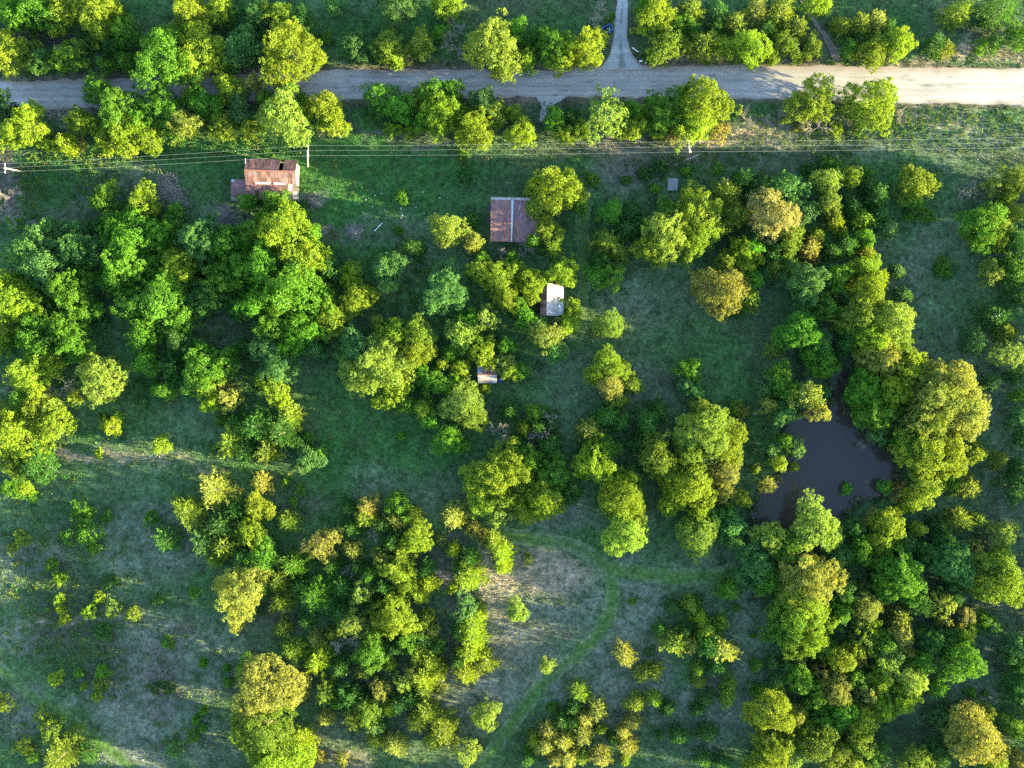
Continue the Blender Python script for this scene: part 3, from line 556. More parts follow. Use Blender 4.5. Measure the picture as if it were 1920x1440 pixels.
CATALOGUE = """
by the top left corner of the photo|20,18,38bg 72,14,45bg 122,24,36by 176,20,46by 95,47,20bd 45,40,22bg 210,30,22by
north of the road, far left|16,92,38by 60,108,28bo 86,115,27bd 133,104,33bg 170,80,22bd 180,112,16dx 196,120,18bg 232,60,28bg 232,112,20bg 208,85,18bd
beside the big pair overhanging the road|308,112,56bg 372,92,50by 355,18,38by 412,18,30by 340,60,30bg 296,75,26bg 
above the road, left of centre|455,85,36be 480,26,28be 526,32,32by 568,40,26bd 541,97,58oy 505,70,22bd 626,8,20be 445,28,18bd 610,70,14sg 600,108,14sy 425,118,20bg
on the verge below the road, far left|10,205,32bd 48,236,42by 103,215,28dn 152,228,28by 122,270,22by 12,255,24by 85,262,18sy 150,268,16st
in the thick stretch south of the road|180,165,31bg 222,205,44bg 195,258,24by 236,248,36by 276,258,26by 300,198,38bg 322,214,32bg 346,232,32bp 363,180,24by 380,192,30bg 260,225,30bg
on the verge above the red roof|430,163,28by 415,236,28by 450,205,30be 470,240,20by 474,158,18wt 498,185,17bg 535,217,48bp 545,176,22bd 610,204,36by 628,230,24by 570,195,20bg 400,205,24bg 500,225,22by
above the road, between house and barn|742,10,38be 840,6,32by 855,40,20dx 850,76,26dx 665,82,28be 728,88,32bo 757,106,17wt 790,84,30bo 825,62,16bg 700,95,20bd 745,115,16by
beside the road just left of the driveway|925,88,54bp 968,62,28bg 985,110,24by 1003,75,24bd 1042,84,42bg 1062,112,24by 1098,90,40by 940,125,22by
beside the driveway|1120,25,22dn 1141,32,11sg 1232,25,40by 1252,82,34bo 1266,45,26bg 1215,8,20bg 1218,106,12sg
in the cedars right of the driveway|1300,20,28co 1320,80,32co 1352,90,21by 1382,42,26co 1420,16,26ct 1350,16,24ce 1410,88,34by 1470,18,30co 1472,83,26bo 1500,55,22co 1526,88,20bo 1535,4,26by 1440,55,22cd 1296,55,22cd 1345,50,20cd 1450,105,16sy 1500,105,14sy
in the clump right of the dirt track|1580,45,19co 1617,42,21co 1650,38,18ct 1594,88,18bg 1638,98,27by 1688,80,28by 1646,74,16co 1612,72,15cd 1670,50,15cd
near the top right corner|1800,22,28co 1763,12,13dx 1880,14,36cd 1757,80,24cd 1777,88,18co 1815,80,15dx 1837,85,14bg 1865,78,23cd 1912,70,26bg 1845,40,12sd
below the road, left of the gravel apron|712,180,30bg 750,200,30bg 780,186,20bp 810,174,30bg 824,208,40by 850,170,22bg 852,216,22by 905,192,30be 930,212,22bo 872,206,16by 893,240,38by 960,210,15by 978,248,26by 735,243,18sy 768,247,15sy 700,215,18bd 795,225,20bg
on the verge right of the gravel apron|1040,222,21bg 1070,217,16bd 1140,220,48wp 1060,252,19by 1088,243,17by 1190,207,20bg 1195,237,22by 1250,213,40bg 1320,193,52by 1300,236,36by 1348,246,24sk 1405,215,22dn 1467,213,14dx 1275,180,24bg 1165,250,18sy 1230,245,18sy 1260,255,16sk
at the sunlit road edge|1527,186,46by 1640,189,50by 1530,236,28dn 1566,240,19sy 1693,220,15dn 1600,205,20sg 1505,235,14sk 1610,240,14sg
in the thicket left of the red roof|198,372,30bg 268,378,32by 250,412,30bg 331,396,16bg 26,418,16sg 12,360,22dx 12,408,24dx 60,470,50be 140,462,46be 95,432,24sd 70,428,18dx 215,410,22bg 180,425,20bd
directly below the red roof|240,447,50bg 292,440,38bg 320,424,26bg 373,450,44be 424,460,36bg 470,440,32bg 534,430,50by 463,378,17bg 520,380,26bg 563,392,16sd 500,410,26bg 585,440,20bg
heaped in the grass near the red roof|325,355,44hx 425,405,36hx 660,440,20hx 590,378,18hx 1190,325,22hx
at the left edge, halfway down|87,500,48be 50,537,28bg 133,543,46bg 22,560,46oy 75,600,38bg 117,613,36bg 15,605,26by 67,643,36bg 135,645,38bg 5,645,20by 60,700,40by 95,683,26by 5,520,16dx 160,580,28bg
around the brown dead crown at left|105,728,26dn 142,743,13by 187,707,43op 95,765,26wp 65,770,32by 100,795,33by 30,825,50by 8,788,27by 75,870,36bd 8,722,25dx 40,745,22bg 25,870,26bo
in the left part of the big grove|235,500,48bg 337,500,40by 300,560,60bg 243,572,34bg 270,625,34bg 335,602,28bg 333,640,30bd 377,660,24bg 385,560,40bd 417,525,42bg 290,495,30bg 205,530,22bg
in the right part of the big grove|490,500,52bg 565,490,46by 550,542,54bg 617,505,24bd 515,610,40bg 567,620,40bg 617,600,36by 500,650,34be 480,570,38bg 600,560,30bg 450,500,36bg 440,570,26bd 540,650,28bg 590,655,20be
below the big grove|520,690,38be 513,727,27by 530,757,17by 383,695,45bg 388,718,30by 430,665,21bg 460,650,15bd 430,743,26wt 392,757,17by 275,680,23bg 320,690,21bd 310,730,20bg 260,722,11se 193,607,15se 268,753,9se 480,715,16bd 290,728,15sg
in the open below the brown dead crown|208,800,20by 302,832,17by 413,787,13sg 397,840,11se 25,915,21bg 47,918,14by 280,972,17sg 192,785,9sg 220,780,8sg 185,850,8sy
in the dark wispy clump mid left|430,830,30co 480,800,38cd 530,810,36cd 502,845,28co 545,780,24co 460,845,24cd 560,835,20cd 440,790,18cd
beside the clearing below the dark wispy clump|577,823,10sg 580,860,24be 561,918,12sg 600,850,14bg 562,875,14be 535,905,8sg 550,940,8sg
at the cedar thicket's upper left end|403,920,36ct 350,962,34co 490,905,19ct 483,952,27by 310,1012,28cd 380,1020,30ce 420,1025,30co 415,985,32cd 470,1000,32by 490,1045,32bg 540,978,23co 550,1060,30cg 523,1087,24co 440,955,24cd 455,1040,22cd 400,1050,18co
round the golden crown in the thicket|450,1110,50ot 442,1172,16ot 600,1025,34wk 598,1022,20dn 627,1003,20wt 590,1118,38cg 527,1130,26co 365,1113,12sg 500,1100,22cd 560,1100,20cd 620,1060,22cd 530,1180,18co 550,1222,25co 597,1240,27cy 590,1200,17ct 623,1190,15co 640,1150,22cd 480,1145,16sd 575,1165,18cd
by the huge yellow-green crown at bottom|500,1290,62ot 492,1375,64oo 520,1430,56oy 565,1395,28cy 563,1287,23ot 610,1300,26co 610,1350,17ct 631,1320,16cg 463,1255,22bg 600,1420,14sk 640,1425,14sk
among the shrubs in the lower left field|150,960,24sg 165,1000,27sg 130,1005,21sg 200,970,11sg 175,1030,14sg 110,1085,15sy 110,1125,10sy 113,1142,9sy 120,1162,12sy 184,1123,13sy 167,1148,17sy 210,1142,19so 247,1153,16so 293,1127,13sd 190,1187,18sd 313,1205,14sg 95,1060,14sg 205,1090,16sd 40,1010,16so 20,1030,12so 60,930,10sg
in the bottom left corner|103,1272,16sy 193,1260,17sg 187,1287,16so 180,1305,11sy 157,1287,7sy 147,1263,9sg 382,1243,9sg 425,1253,8sg 427,1280,11sg 382,1333,9sg 368,1350,9sg 380,1365,8sg 360,1383,15sg 325,1408,18se 77,1343,21so 95,1370,26so 143,1375,19so 43,1400,19so 57,1420,13sg 110,1420,32co 7,1320,21so 165,1410,21sd 315,1290,14sd 290,1290,12sd
at the top of the dense cedar thicket|690,950,24ct 745,945,22bg 685,972,22co 740,974,19ct 763,972,12bg 783,1010,29by 750,1013,12sg 662,1035,21ct 705,1005,16dx 735,1017,20cd 655,1073,13dx 692,1078,15bg 660,990,20cd 715,985,20cd 652,955,18cd 775,965,16co
in the dense cedar thicket's upper middle|678,1112,25wp 715,1050,20wo 752,1045,23co 747,1072,31by 763,1097,23oy 803,1097,20cy 787,1115,20cy 745,1130,22co 640,1100,22cd 670,1060,18cd 720,1100,22cd 800,1065,18cd 700,1135,18cd
in the middle of the dense cedar thicket|663,1170,31wp 747,1160,39by 712,1155,26by 705,1190,20by 801,1160,18co 810,1183,15ct 793,1200,22ce 783,1227,24co 730,1247,14by 697,1225,36bg 807,1243,27co 680,1263,16ct 650,1210,24dx 765,1200,24bg 820,1215,16cd 640,1250,20cd 740,1215,20bd
in the dense cedar thicket's lower part|793,1270,27cy 820,1263,20cy 770,1257,14wt 797,1293,22co 826,1293,13sk 757,1280,20wp 713,1295,22wt 690,1337,29oo 660,1345,26co 730,1330,20cy 750,1323,24ce 703,1363,20ce 652,1305,22bd 800,1333,27co 783,1353,24co 833,1370,30co 813,1390,22co 740,1400,25ct 703,1390,19co 660,1300,18cd 680,1310,18cd 770,1310,20cd
in the column left of the looping track|853,967,27ct 827,1010,14st 850,1033,13cy 890,993,18sk 927,1017,20co 942,1040,27cy 945,1065,17cy 883,1047,20cd 880,1083,30cy 848,1103,10sy 873,1137,27we 897,1150,17cy 887,1170,27co 887,1195,27cy 883,1225,27cy 860,1185,20cd 862,1240,20cd 875,1265,26cy 913,1245,19co 868,1070,20cd 905,1005,14sk
on dry grass beside the looping track|970,1147,20bp 1025,1247,14bp 910,1343,28bp 990,1048,9st 875,1410,27wp 855,1400,12dx 905,1110,9dx 1218,1222,9se 1187,1128,7sg 1037,1328,11sg
among cedars right of the looping track|1173,1230,25ct 1207,1263,19co 1228,1262,18co 1237,1183,16cd 1263,1140,15cd 1266,1207,28co 1193,1320,20co 1228,1313,17co 1252,1330,17cd 1187,1357,18ct 1170,1373,15ct 1177,1400,20ct 1150,1387,12cd 1173,1427,9co 1237,1380,9cd 1273,1383,21cd
in the cedar cluster at bottom centre|1088,1298,22co 1122,1333,24ct 1097,1350,18ct 1077,1327,19cd 1093,1380,21ct 1127,1370,11co 1028,1370,19ct 1057,1390,21ct 1023,1400,21ct 1043,1423,19ct 1067,1420,21ct 1090,1423,16co 1000,1390,13co 993,1423,15cd 990,1405,8sg 1130,1423,21ct 1055,1355,18cd 1075,1355,16cd
between the track's branch and the lone cedar|1295,1133,19co 1313,1157,19cy 1325,1180,21co 1353,1167,15by 1297,1210,19ct 1357,1220,28ct 1330,1213,26cd 1310,1257,15co 1310,1280,15co 1347,1250,21cd 1370,1285,18co 1365,1310,18co 1325,1312,16cd 1307,1333,14cd 1327,1377,20cd 1320,1425,17cd 1355,1430,17cd 1365,1107,24cg 1310,1130,14cd 1340,1190,18cd 1285,1185,16cd
left of the large wood at lower right|1418,1248,14cg 1448,1243,15ce 1475,1247,13ce 1457,1280,17ce 1380,1140,6sg 1412,1192,5sg 1425,1300,17cg 1375,1015,20be 1370,985,24be
along the pond's south shore|1446,1010,31bp 1531,988,46bp 1415,1065,38be 1480,1030,32bg 1670,985,32by 1653,1013,24by 1640,978,24sk 1723,993,16by 1573,1043,26be 1613,1033,26bg 1600,990,22wd 1700,1020,24bd 1440,1090,26bg
by the lower right wood's golden oak|1520,1090,58ot 1505,1130,48oy 1487,1165,46bg 1513,1195,44by 1460,1180,30bg 1553,1167,20by 1500,1237,15ct 1643,1053,20bg 1690,1062,40bg 1697,1095,40bg 1663,1107,27bg 1613,1107,22sk 1627,1143,30ot 1633,1175,22by 1580,1110,24bd 1575,1150,22bg 1545,1215,22bg
in the middle of the lower right wood|1690,1160,23co 1690,1190,26ot 1617,1200,27wo 1580,1233,32by 1607,1237,16wk 1702,1223,16wk 1667,1237,29wp 1730,1240,24bg 1653,1273,27by 1503,1277,30bg 1540,1263,22wk 1567,1297,34ot 1710,1280,32op 1697,1310,32by 1630,1300,27wt 1657,1330,27by 1617,1357,34by 1580,1335,30bg 1747,1200,27bd 1655,1205,22bg 1600,1270,24bg 1530,1310,22bg 1725,1130,26bd
at the lower right wood's bottom end|1447,1333,44by 1493,1340,23ot 1513,1367,22by 1453,1400,38by 1530,1395,34bo 1567,1415,36bo 1490,1425,22wp 1610,1400,28bo 1640,1420,24bg 1545,1350,24bg 1600,1432,24by 1425,1430,26by
near the right edge, below the pond|1793,1057,44oe 1825,1035,21ot 1880,1092,48oy 1865,1062,40oo 1880,1005,26bp 1803,975,26co 1833,975,16co 1763,985,20cd 1770,1133,27wp 1773,1163,16ct 1810,1153,18wk 1843,1163,18bg 1863,1177,21we 1810,1190,22by 1803,1237,40bg 1763,1293,19cg 1785,1210,24bd 1790,1110,26bd 1740,1035,24bd 1770,1010,20bd
in the bottom right corner|1763,1347,19be 1790,1337,11bg 1823,1299,9sg 1847,1300,6sg 1873,1313,14dn 1830,1383,52ot 1800,1367,28ot 1847,1342,22oo 1903,1360,26bo 1720,1425,32bo 1863,1420,32oy 1907,1427,22ot 1760,1420,28bd 1903,1213,23be 1910,1243,21bo 1907,1277,26bd 1912,1307,20be 1697,1428,8dn
near the right edge, level with the pond|1860,510,23bp 1903,510,27bg 1770,500,18sg 1686,508,13ce 1698,553,16ce 1907,555,22bd 1870,595,30cd 1833,640,25ce 1897,665,38wt 1885,625,22oo 1860,720,19ce 1910,740,14bg 1910,780,20be 1913,820,17bd 1877,863,19co 1903,915,30bd 1907,875,17bd 1815,915,28co 1900,705,18bd
round the rusty tan oak at centre right|1353,545,48ok 1405,560,28co 1397,493,27by 1390,468,26by 1362,492,24oo 1413,527,22bg 1430,513,17bd 1385,580,20cd 1375,515,20oo
at the right edge, level with the barn|1720,345,34by 1683,340,15we 1753,340,15sg 1813,353,21dx 1857,350,16wp 1843,423,42bg 1862,432,38oy 1903,340,30bo 1887,370,17by 1907,400,22co 1903,455,32bd 1715,375,20bg 1730,400,16sg 1705,405,9sg 1745,405,9sg 1625,455,12bg
in the clump right of the well slab|1313,398,50by 1308,442,42by 1365,360,30co 1375,405,27bo 1395,335,24cd 1347,317,13sg 1450,405,47oc 1480,353,38we 1510,393,28we 1553,340,26op 1555,380,24op 1597,330,24oy 1625,323,13sg 1430,350,24wd 1420,440,24bd 1560,310,18sg 1520,320,18sd
in the dark belt above the pond|1570,413,22cy 1580,437,11cy 1620,410,20cy 1623,443,17bg 1670,427,19ce 1533,440,15co 1480,450,30bo 1520,467,24ct 1407,467,24bg 1627,473,17cy 1647,367,26cd 1600,385,22cd 1590,460,24cd 1560,470,20cd 1650,400,20cd 1450,475,24bd 1630,345,18cd 1450,500,20co
at the upper end of the pond|1500,623,40bg 1535,645,22be 1550,577,24bg 1513,530,40be 1570,520,27bg 1487,503,18by 1520,487,19sk 1547,682,30bg 1450,653,22so 1627,497,24by 1600,510,16co 1653,520,20cy 1580,560,22bd 1520,665,22bg
in the tall row right of the pond|1630,547,40oy 1613,590,40oo 1670,607,44op 1640,627,42oy 1653,670,40ot 1697,693,42by 1628,733,38bg 1673,733,37by 1636,773,38bg 1590,640,22bd 1690,650,26oo 1665,770,30bg
by the huge golden crown beside the pond|1763,747,62ot 1813,773,48ot 1747,785,46oo 1780,715,46ot 1740,857,56by 1713,833,36bg 1782,857,40by 1833,853,23cy 1740,913,32by 1713,940,22by 1690,925,24sk 1660,913,12bg 1643,817,17we 1663,833,15sd 1780,902,20bg 1618,832,10dx
by the pond's west shore|1463,710,31bg 1480,735,24bg 1440,757,24wp 1473,773,27be 1513,743,28wt*1.6 1533,773,23wt*1.7 1543,737,20we 1493,840,20we 1490,877,11sy 1460,867,16by 1470,827,16bg 1442,912,17ct 1418,880,8sy 1588,917,9sg 1447,840,17be 1430,735,16be
above the golden grove left of the pond|1293,693,23bg 1300,733,19be 1313,763,22oo 1285,720,14be 1395,770,14st 1380,767,18so
in the golden grove left of the pond|1322,810,50op 1366,835,40oy 1300,913,44oy 1360,890,32ot 1357,922,24ot 1390,936,19by 1366,958,18bg 1233,860,40oo 1217,830,26co 1257,885,34by 1267,932,34oy 1310,1003,42op 1290,855,30oo 1335,965,26bd 1310,960,24oy
left of the golden grove|1138,690,37by 1143,720,30ok 1187,720,21co 1160,750,21co 1105,805,25ct 1140,780,28cd 1165,792,24cd 1213,790,33cd 1237,770,23cd 1117,870,40by 1137,840,24bg 1170,935,50oy 1173,998,44op 1143,608,27op 1200,830,24cd 1100,840,18cd 1195,890,26bd
round the tan shed|657,517,23by 670,557,33by 730,505,33be 833,543,46be 907,510,30by 940,520,40by 950,557,30by 1000,530,30by 1057,510,28by 1023,632,34wt 1067,606,21by 1000,612,22be 1040,657,23be 1073,579,17by 975,570,20bg 985,595,22bg
between tan shed and tiny rusty shed|867,627,33op 907,660,27by 913,597,28wp 950,647,19bg 945,682,23wp 960,697,19by 977,697,15bg 865,690,17by 830,683,13by 910,728,10by 880,600,22bg 895,640,20bg 845,665,18bg
by the pale crown left of centre|740,630,34by 783,627,34oo 780,660,34oy 710,605,17oo 673,653,36be 713,687,58op 665,700,36bp 740,720,36by 720,747,22by 817,720,29bg 867,755,40op 885,782,30oo 793,767,17by 843,827,29bg 873,835,13bg 807,790,17bg 753,817,9sg 790,705,22bg 640,660,20be 760,760,20bg 850,715,18bg
in the clump with dead branches at centre|937,815,22dn 983,803,16cy 1003,773,19bg 1023,800,25dx 957,770,21cd 1000,830,21dx 1030,835,26cd 950,757,10we 1010,800,20cd 970,830,20cd 1035,790,18cd
in the round grove above the looping track|930,900,52by 953,880,44by 907,930,36by 935,965,26wp 990,862,29bg 1020,937,40oy 1040,890,36bg 985,960,27cy 1070,920,26bd 890,900,26bg
round the barn|840,430,33op 888,455,21ot 935,475,19dn 1040,363,44by 1005,350,23by 1065,345,27by 1008,388,25bp 1027,428,26by 1000,452,14bg 1088,388,19bg 1040,465,23co 1110,335,16sg 753,368,15sg 873,330,19sd 868,290,11sg 885,415,16sg 775,465,26cd 745,430,11sg 905,490,17bg 960,480,13bg 985,470,15dn
in the dark clump right of the barn|1147,397,23bg 1140,455,30co 1175,430,26cd 1160,470,23co 1187,393,21wd 1250,435,47bp 1225,468,32by 1250,393,21bg 1120,513,24bg 1150,517,24bg 1200,420,20bd 1125,490,20bd
in the grass beside the well slab|1177,337,11sg 1227,353,9sg 1240,315,17sd 1210,328,15sd 1287,320,9sg 1280,352,7se
"""

# ------------------------------------------------------------------ trees, cedars and shrubs, clump by clump: px, py, crown radius in photo pixels, kind, tone
ORD = ['first', 'second', 'third', 'fourth', 'fifth', 'sixth', 'seventh', 'eighth', 'ninth', 'tenth', 'eleventh', 'twelfth', 'thirteenth', 'fourteenth', 'fifteenth']
def describe(base, where, items):
    """one label for each look-alike of a clump: by size if two differ, else by its place from the left"""
    n = len(items)
    if n == 1: return [f"{base} {where}"]
    if n == 2 and max(items[0][2], items[1][2]) > 1.3 * min(items[0][2], items[1][2]):
        return [f"{'larger' if it[2] == max(items[0][2], items[1][2]) else 'smaller'} {base} of two, {where}" for it in items]
    order = sorted(range(n), key=lambda i: items[i][0]); out = [None] * n
    for k, i in enumerate(order):
        w = ORD[k] + ' from left' if 0 < k < n - 1 else ('leftmost' if k == 0 else 'rightmost')
        out[i] = f"{base}, {w}, {where}"
    return out
UNDER = []      # where undergrowth closes the gaps under the groves
trng = np.random.default_rng(11)
def place(px, py, rp, kind, tone, tall, label, group):
    r = rp * S * (1.07 if kind in 'bo' and rp >= 22 else 1.0); zc = 0.6 * height_of(kind, r) * tall; r *= (H - zc) / H
    cl = CLASSES[kind]; ci = min(range(len(cl)), key=lambda i: abs(math.log(cl[i] / r)))
    parts, R0, H0 = PROTO[(kind, ci)][int(trng.integers(len(PROTO[(kind, ci)])))]
    h = height_of(kind, r) * (0.88 + 0.24 * trng.random()) * tall; p = P(px, py, zc)
    name, _, cat = KIND[kind]
    if kind == 'b' and rp < 25: name, cat = 'young_tree', 'young tree'
    t = bpy.data.objects.new(name, None); col.objects.link(t); t.empty_display_size = 0.5
    t.location = (p.x, p.y, 0); t.rotation_euler = (0, 0, trng.random() * 6.283)
    k = r / R0; t.scale = (k * (0.92 + 0.16 * trng.random()), k * (0.92 + 0.16 * trng.random()), h / H0)
    c = np.array(TONE[tone]) * (0.85 + 0.3 * trng.random()) * (1 + 0.05 * trng.normal(size=3))
    if kind == 'h': c = np.array((0.19, 0.175, 0.15))
    for nm, me in parts:
        o = obj(nm, me, t); o.color = (*np.clip(c, 0.004, 1), 1)
    tag(t, label, cat, group)
    if kind in 'bow' and rp >= 20: UNDER.append((p.x, p.y, r))
    return t
import re
n_trees = 0
for line in CATALOGUE.strip().splitlines():
    where, items = line.split('|'); items = [re.match(r'(\d+),(\d+),(\d+)([a-z])([a-z])(?:\*([\d.]+))?$', t).groups() for t in items.split()]
    items = [(int(a), int(b), int(c), k, t, float(q or 1)) for a, b, c, k, t, q in items]
    kinds = {}
    for it in items: kinds.setdefault((it[3], it[3] == 'b' and it[2] < 25, it[4]), []).append(it)
    for (k, small, t), its in kinds.items():
        base = f"{TONE_WORD[t]} {'small leafy tree' if small else KIND[k][1]}"
        for it, lab in zip(its, describe(base, where, its)):
            place(*it, lab, {'b': 'leafy trees', 'o': 'round-crowned trees', 'w': 'feathery trees', 'c': 'cedars', 's': 'shrubs', 'd': 'bare trees', 'h': 'heaps of dry canes'}[k] + ' ' + where); n_trees += 1

# ------------------------------------------------------------------ the wood that goes on beyond the right and bottom edges
wv, wf, wlv, wc, base_i = [], [], [], [], 0
wr = np.random.default_rng(21)
spots = [(1990 + 70 * wr.random(), yy, 34 + 14 * wr.random()) for yy in range(420, 1560, 62)] + [(2090 + 80 * wr.random(), yy, 34 + 14 * wr.random()) for yy in range(430, 1560, 80)]
spots += [(xx, 1506 + 40 * wr.random(), 34 + 14 * wr.random()) for xx in range(330, 1960, 75)]
for px, py, rp in spots:
    parts, R0, H0 = PROTO[('b', 1)][int(wr.integers(4))]; me = parts[1][1]; nv = len(me.vertices)
    v = np.empty(nv * 3, np.float32); me.vertices.foreach_get("co", v); v = v.reshape(-1, 3)
    lvv = np.empty(nv, np.float32); me.attributes["lv"].data.foreach_get("value", lvv)
    a_ = wr.random() * 6.28; k_ = rp * S / R0; x_ = (v[:, 0] * math.cos(a_) - v[:, 1] * math.sin(a_)) * k_ + (px - 960) * S; y_ = (v[:, 0] * math.sin(a_) + v[:, 1] * math.cos(a_)) * k_ + (720 - py) * S
    hz = (9.0 + 2.5 * wr.random()) / H0
    wv.append(np.stack([x_, y_, v[:, 2] * hz], -1)); wf.append(np.arange(nv).reshape(-1, 4) + base_i); base_i += nv; wlv.append(lvv)
    wc.append(np.repeat((np.array(TONE['y' if wr.random() < 0.5 else 'g']) * (0.85 + 0.3 * wr.random()))[None], nv, 0))
tag(obj("woodland", mesh_np("woodland", np.concatenate(wv), np.concatenate(wf), M['tuft'], {"lv": np.concatenate(wlv), "gcol": np.concatenate(wc)})), "leafy woodland continuing past the right and bottom edges", "woodland", None, "stuff")

# ------------------------------------------------------------------ undergrowth, weeds and grass: nobody could count these
def clumps(name, label, cat, centres, radii, heights, colours, leaf, per, rng, mat='tuft'):
    pts, nor, lv, cc = [], [], [], []
    for (x, y), r, h, c in zip(centres, radii, heights, colours):
        n = max(4, int(per * r * r)); d = unit(rng.normal(size=(n, 3)) + np.array([0, 0, 0.8])); d[:, 2] = np.abs(d[:, 2])
        pts.append(np.array([x, y, 0.05]) + d * np.array([r, r, h]) * (0.6 + 0.45 * rng.random(n))[:, None]); nor.append(unit(d + 0.7 * rng.normal(size=d.shape)))
        lv.append(rng.random(n)); cc.append(np.repeat(np.array(c)[None] * (0.75 + 0.5 * rng.random()), n, 0))
    pts = np.concatenate(pts); nor = np.concatenate(nor); lv = np.concatenate(lv); cc = np.concatenate(cc)
    Vq, Fq = leaf_quads(pts, nor, leaf, rng)
    o = obj(name, mesh_np(name, Vq, Fq, M[mat], {"lv": np.repeat(lv, 4), "gcol": np.repeat(cc, 4, 0)}))
    return tag(o, label, cat, None, "stuff")
def clear(x, y, margin=0.5):
    ok = ~inside(x, y, POND_M)
    ok &= ~inside(x, y, ROAD_POLY) & ~inside(x, y, DRIVE_POLY) & (seg_dist(x, y, ROAD_MID) > 4.2)
    for pts, hw in TRACKS_M: ok &= seg_dist(x, y, pts) > hw
    px, py = x / S + 960, 720 - y / S
    for a, b, c, d in BUILDINGS: ok &= ~((px > a - 4) & (px < c + 4) & (py > b - 4) & (py < d + 4))
    return ok
rng = np.random.default_rng(5)
U = np.array(UNDER)
c = np.concatenate([U[:, :2] + rng.normal(size=(len(U), 2)) * U[:, 2:] * 0.75 for _ in range(5)])
c = c[clear(c[:, 0], c[:, 1])]
pal = [(0.026, 0.075, 0.018), (0.04, 0.105, 0.02), (0.03, 0.07, 0.028), (0.07, 0.085, 0.03)]
clumps("undergrowth", "dark green undergrowth between the tree trunks of the groves", "undergrowth", c, 0.7 + 1.0 * rng.random(len(c)), 0.6 + 1.4 * rng.random(len(c)), [pal[i] for i in rng.integers(0, 4, len(c))], 0.34, 26, rng)
# weeds: leafy clumps in the open
def blob_pts(spec):
    out = []
    for px, py, rx, ry, n in spec:
        a = rng.random(n) * 6.283; q = np.sqrt(rng.random(n)); out.append(np.stack([(px + rx * q * np.cos(a) - 960) * S, (720 - py - ry * q * np.sin(a)) * S], -1))
    o = np.concatenate(out); return o[clear(o[:, 0], o[:, 1])]
w = blob_pts([(120, 330, 100, 45, 260), (60, 350, 30, 60, 150), (180, 290, 120, 14, 120), (400, 280, 200, 22, 180), (420, 320, 40, 50, 60), (700, 330, 130, 60, 60), (868, 300, 12, 60, 70), (640, 470, 70, 40, 90),
               (740, 520, 90, 60, 200), (730, 580, 50, 50, 120), (1240, 318, 70, 24, 150), (1560, 300, 50, 22, 110), (1620, 245, 120, 20, 140), (1800, 250, 150, 40, 260), (1750, 218, 160, 16, 160), (1480, 250, 120, 20, 60), (1330, 300, 120, 30, 60),
               (130, 1190, 120, 60, 260), (100, 1100, 90, 80, 240), (160, 1000, 90, 60, 160), (60, 980, 60, 60, 90), (190, 1270, 60, 50, 120), (110, 1390, 110, 50, 220), (300, 1190, 160, 140, 160), (330, 1330, 60, 100, 90), (250, 900, 130, 50, 60),
               (560, 920, 60, 40, 60), (610, 950, 60, 30, 60), (690, 860, 120, 70, 60), (1050, 1370, 80, 50, 140), (960, 1400, 60, 30, 70), (1280, 620, 120, 70, 50), (1770, 500, 24, 18, 60), (1770, 620, 80, 120, 50), (1440, 840, 50, 70, 150), (1400, 900, 30, 80, 60), (1410, 820, 30, 60, 60),
               (1700, 1340, 80, 60, 120), (1800, 1330, 80, 30, 50), (760, 500, 60, 50, 60), (330, 650, 80, 80, 160), (430, 620, 60, 60, 120), (180, 640, 30, 110, 50), (250, 760, 70, 50, 60), (440, 700, 50, 40, 60), (900, 110, 0, 0, 1), (480, 118, 90, 10, 90), (640, 115, 60, 12, 40), (60, 135, 90, 10, 60), (1600, 118, 60, 8, 60), (1380, 118, 80, 6, 50), (800, 120, 80, 6, 30), (1500, 215, 200, 16, 90), (1320, 290, 100, 18, 50)])
pal = [(0.060, 0.165, 0.022), (0.04, 0.11, 0.02), (0.11, 0.17, 0.022), (0.06, 0.13, 0.035), (0.13, 0.15, 0.03)]
clumps("weeds", "scattered leafy green weeds in the open ground", "weeds", w, 0.25 + 0.65 * rng.random(len(w)) ** 1.5, 0.15 + 0.55 * rng.random(len(w)), [pal[i] for i in rng.integers(0, 5, len(w))], 0.26, 46, rng)
# small plants sprinkled over all the open ground
n_ = 14000; sp = np.stack([(rng.random(n_) - 0.5) * 234, (rng.random(n_) - 0.5) * 176], -1)
sp = sp[clear(sp[:, 0], sp[:, 1]) & (vnoise(sp[:, 0], sp[:, 1], 0.09, 303, 3) + 0.25 * rng.random(n_) > 0.58)]
pal = [(0.045, 0.120, 0.022), (0.065, 0.135, 0.024), (0.10, 0.125, 0.035), (0.13, 0.12, 0.06), (0.04, 0.085, 0.03)]
clumps("ground_plants", "small low plants sprinkled over the open grass", "ground plants", sp, 0.18 + 0.5 * rng.random(len(sp)) ** 2, 0.10 + 0.25 * rng.random(len(sp)), [pal[i] for i in rng.integers(0, 5, len(sp))], 0.22, 60, rng)
# reeds and rushes along the shore
shore = np.array(POND_M); n_ = 620; ii = rng.integers(0, len(shore), n_); sp = shore[ii] + (shore[(ii + 1) % len(shore)] - shore[ii]) * rng.random((n_, 1)) + rng.normal(size=(n_, 2)) * 0.55
sp = sp[vnoise(sp[:, 0], sp[:, 1], 0.2, 404, 2) > 0.42]
pal = [(0.05, 0.115, 0.03), (0.09, 0.12, 0.04), (0.16, 0.14, 0.07), (0.035, 0.08, 0.025)]
clumps("reeds", "green and straw-coloured reeds fringing the pond's shore", "reeds", sp, 0.25 + 0.5 * rng.random(len(sp)), 0.3 + 0.7 * rng.random(len(sp)), [pal[i] for i in rng.integers(0, 4, len(sp))], 0.30, 40, rng)
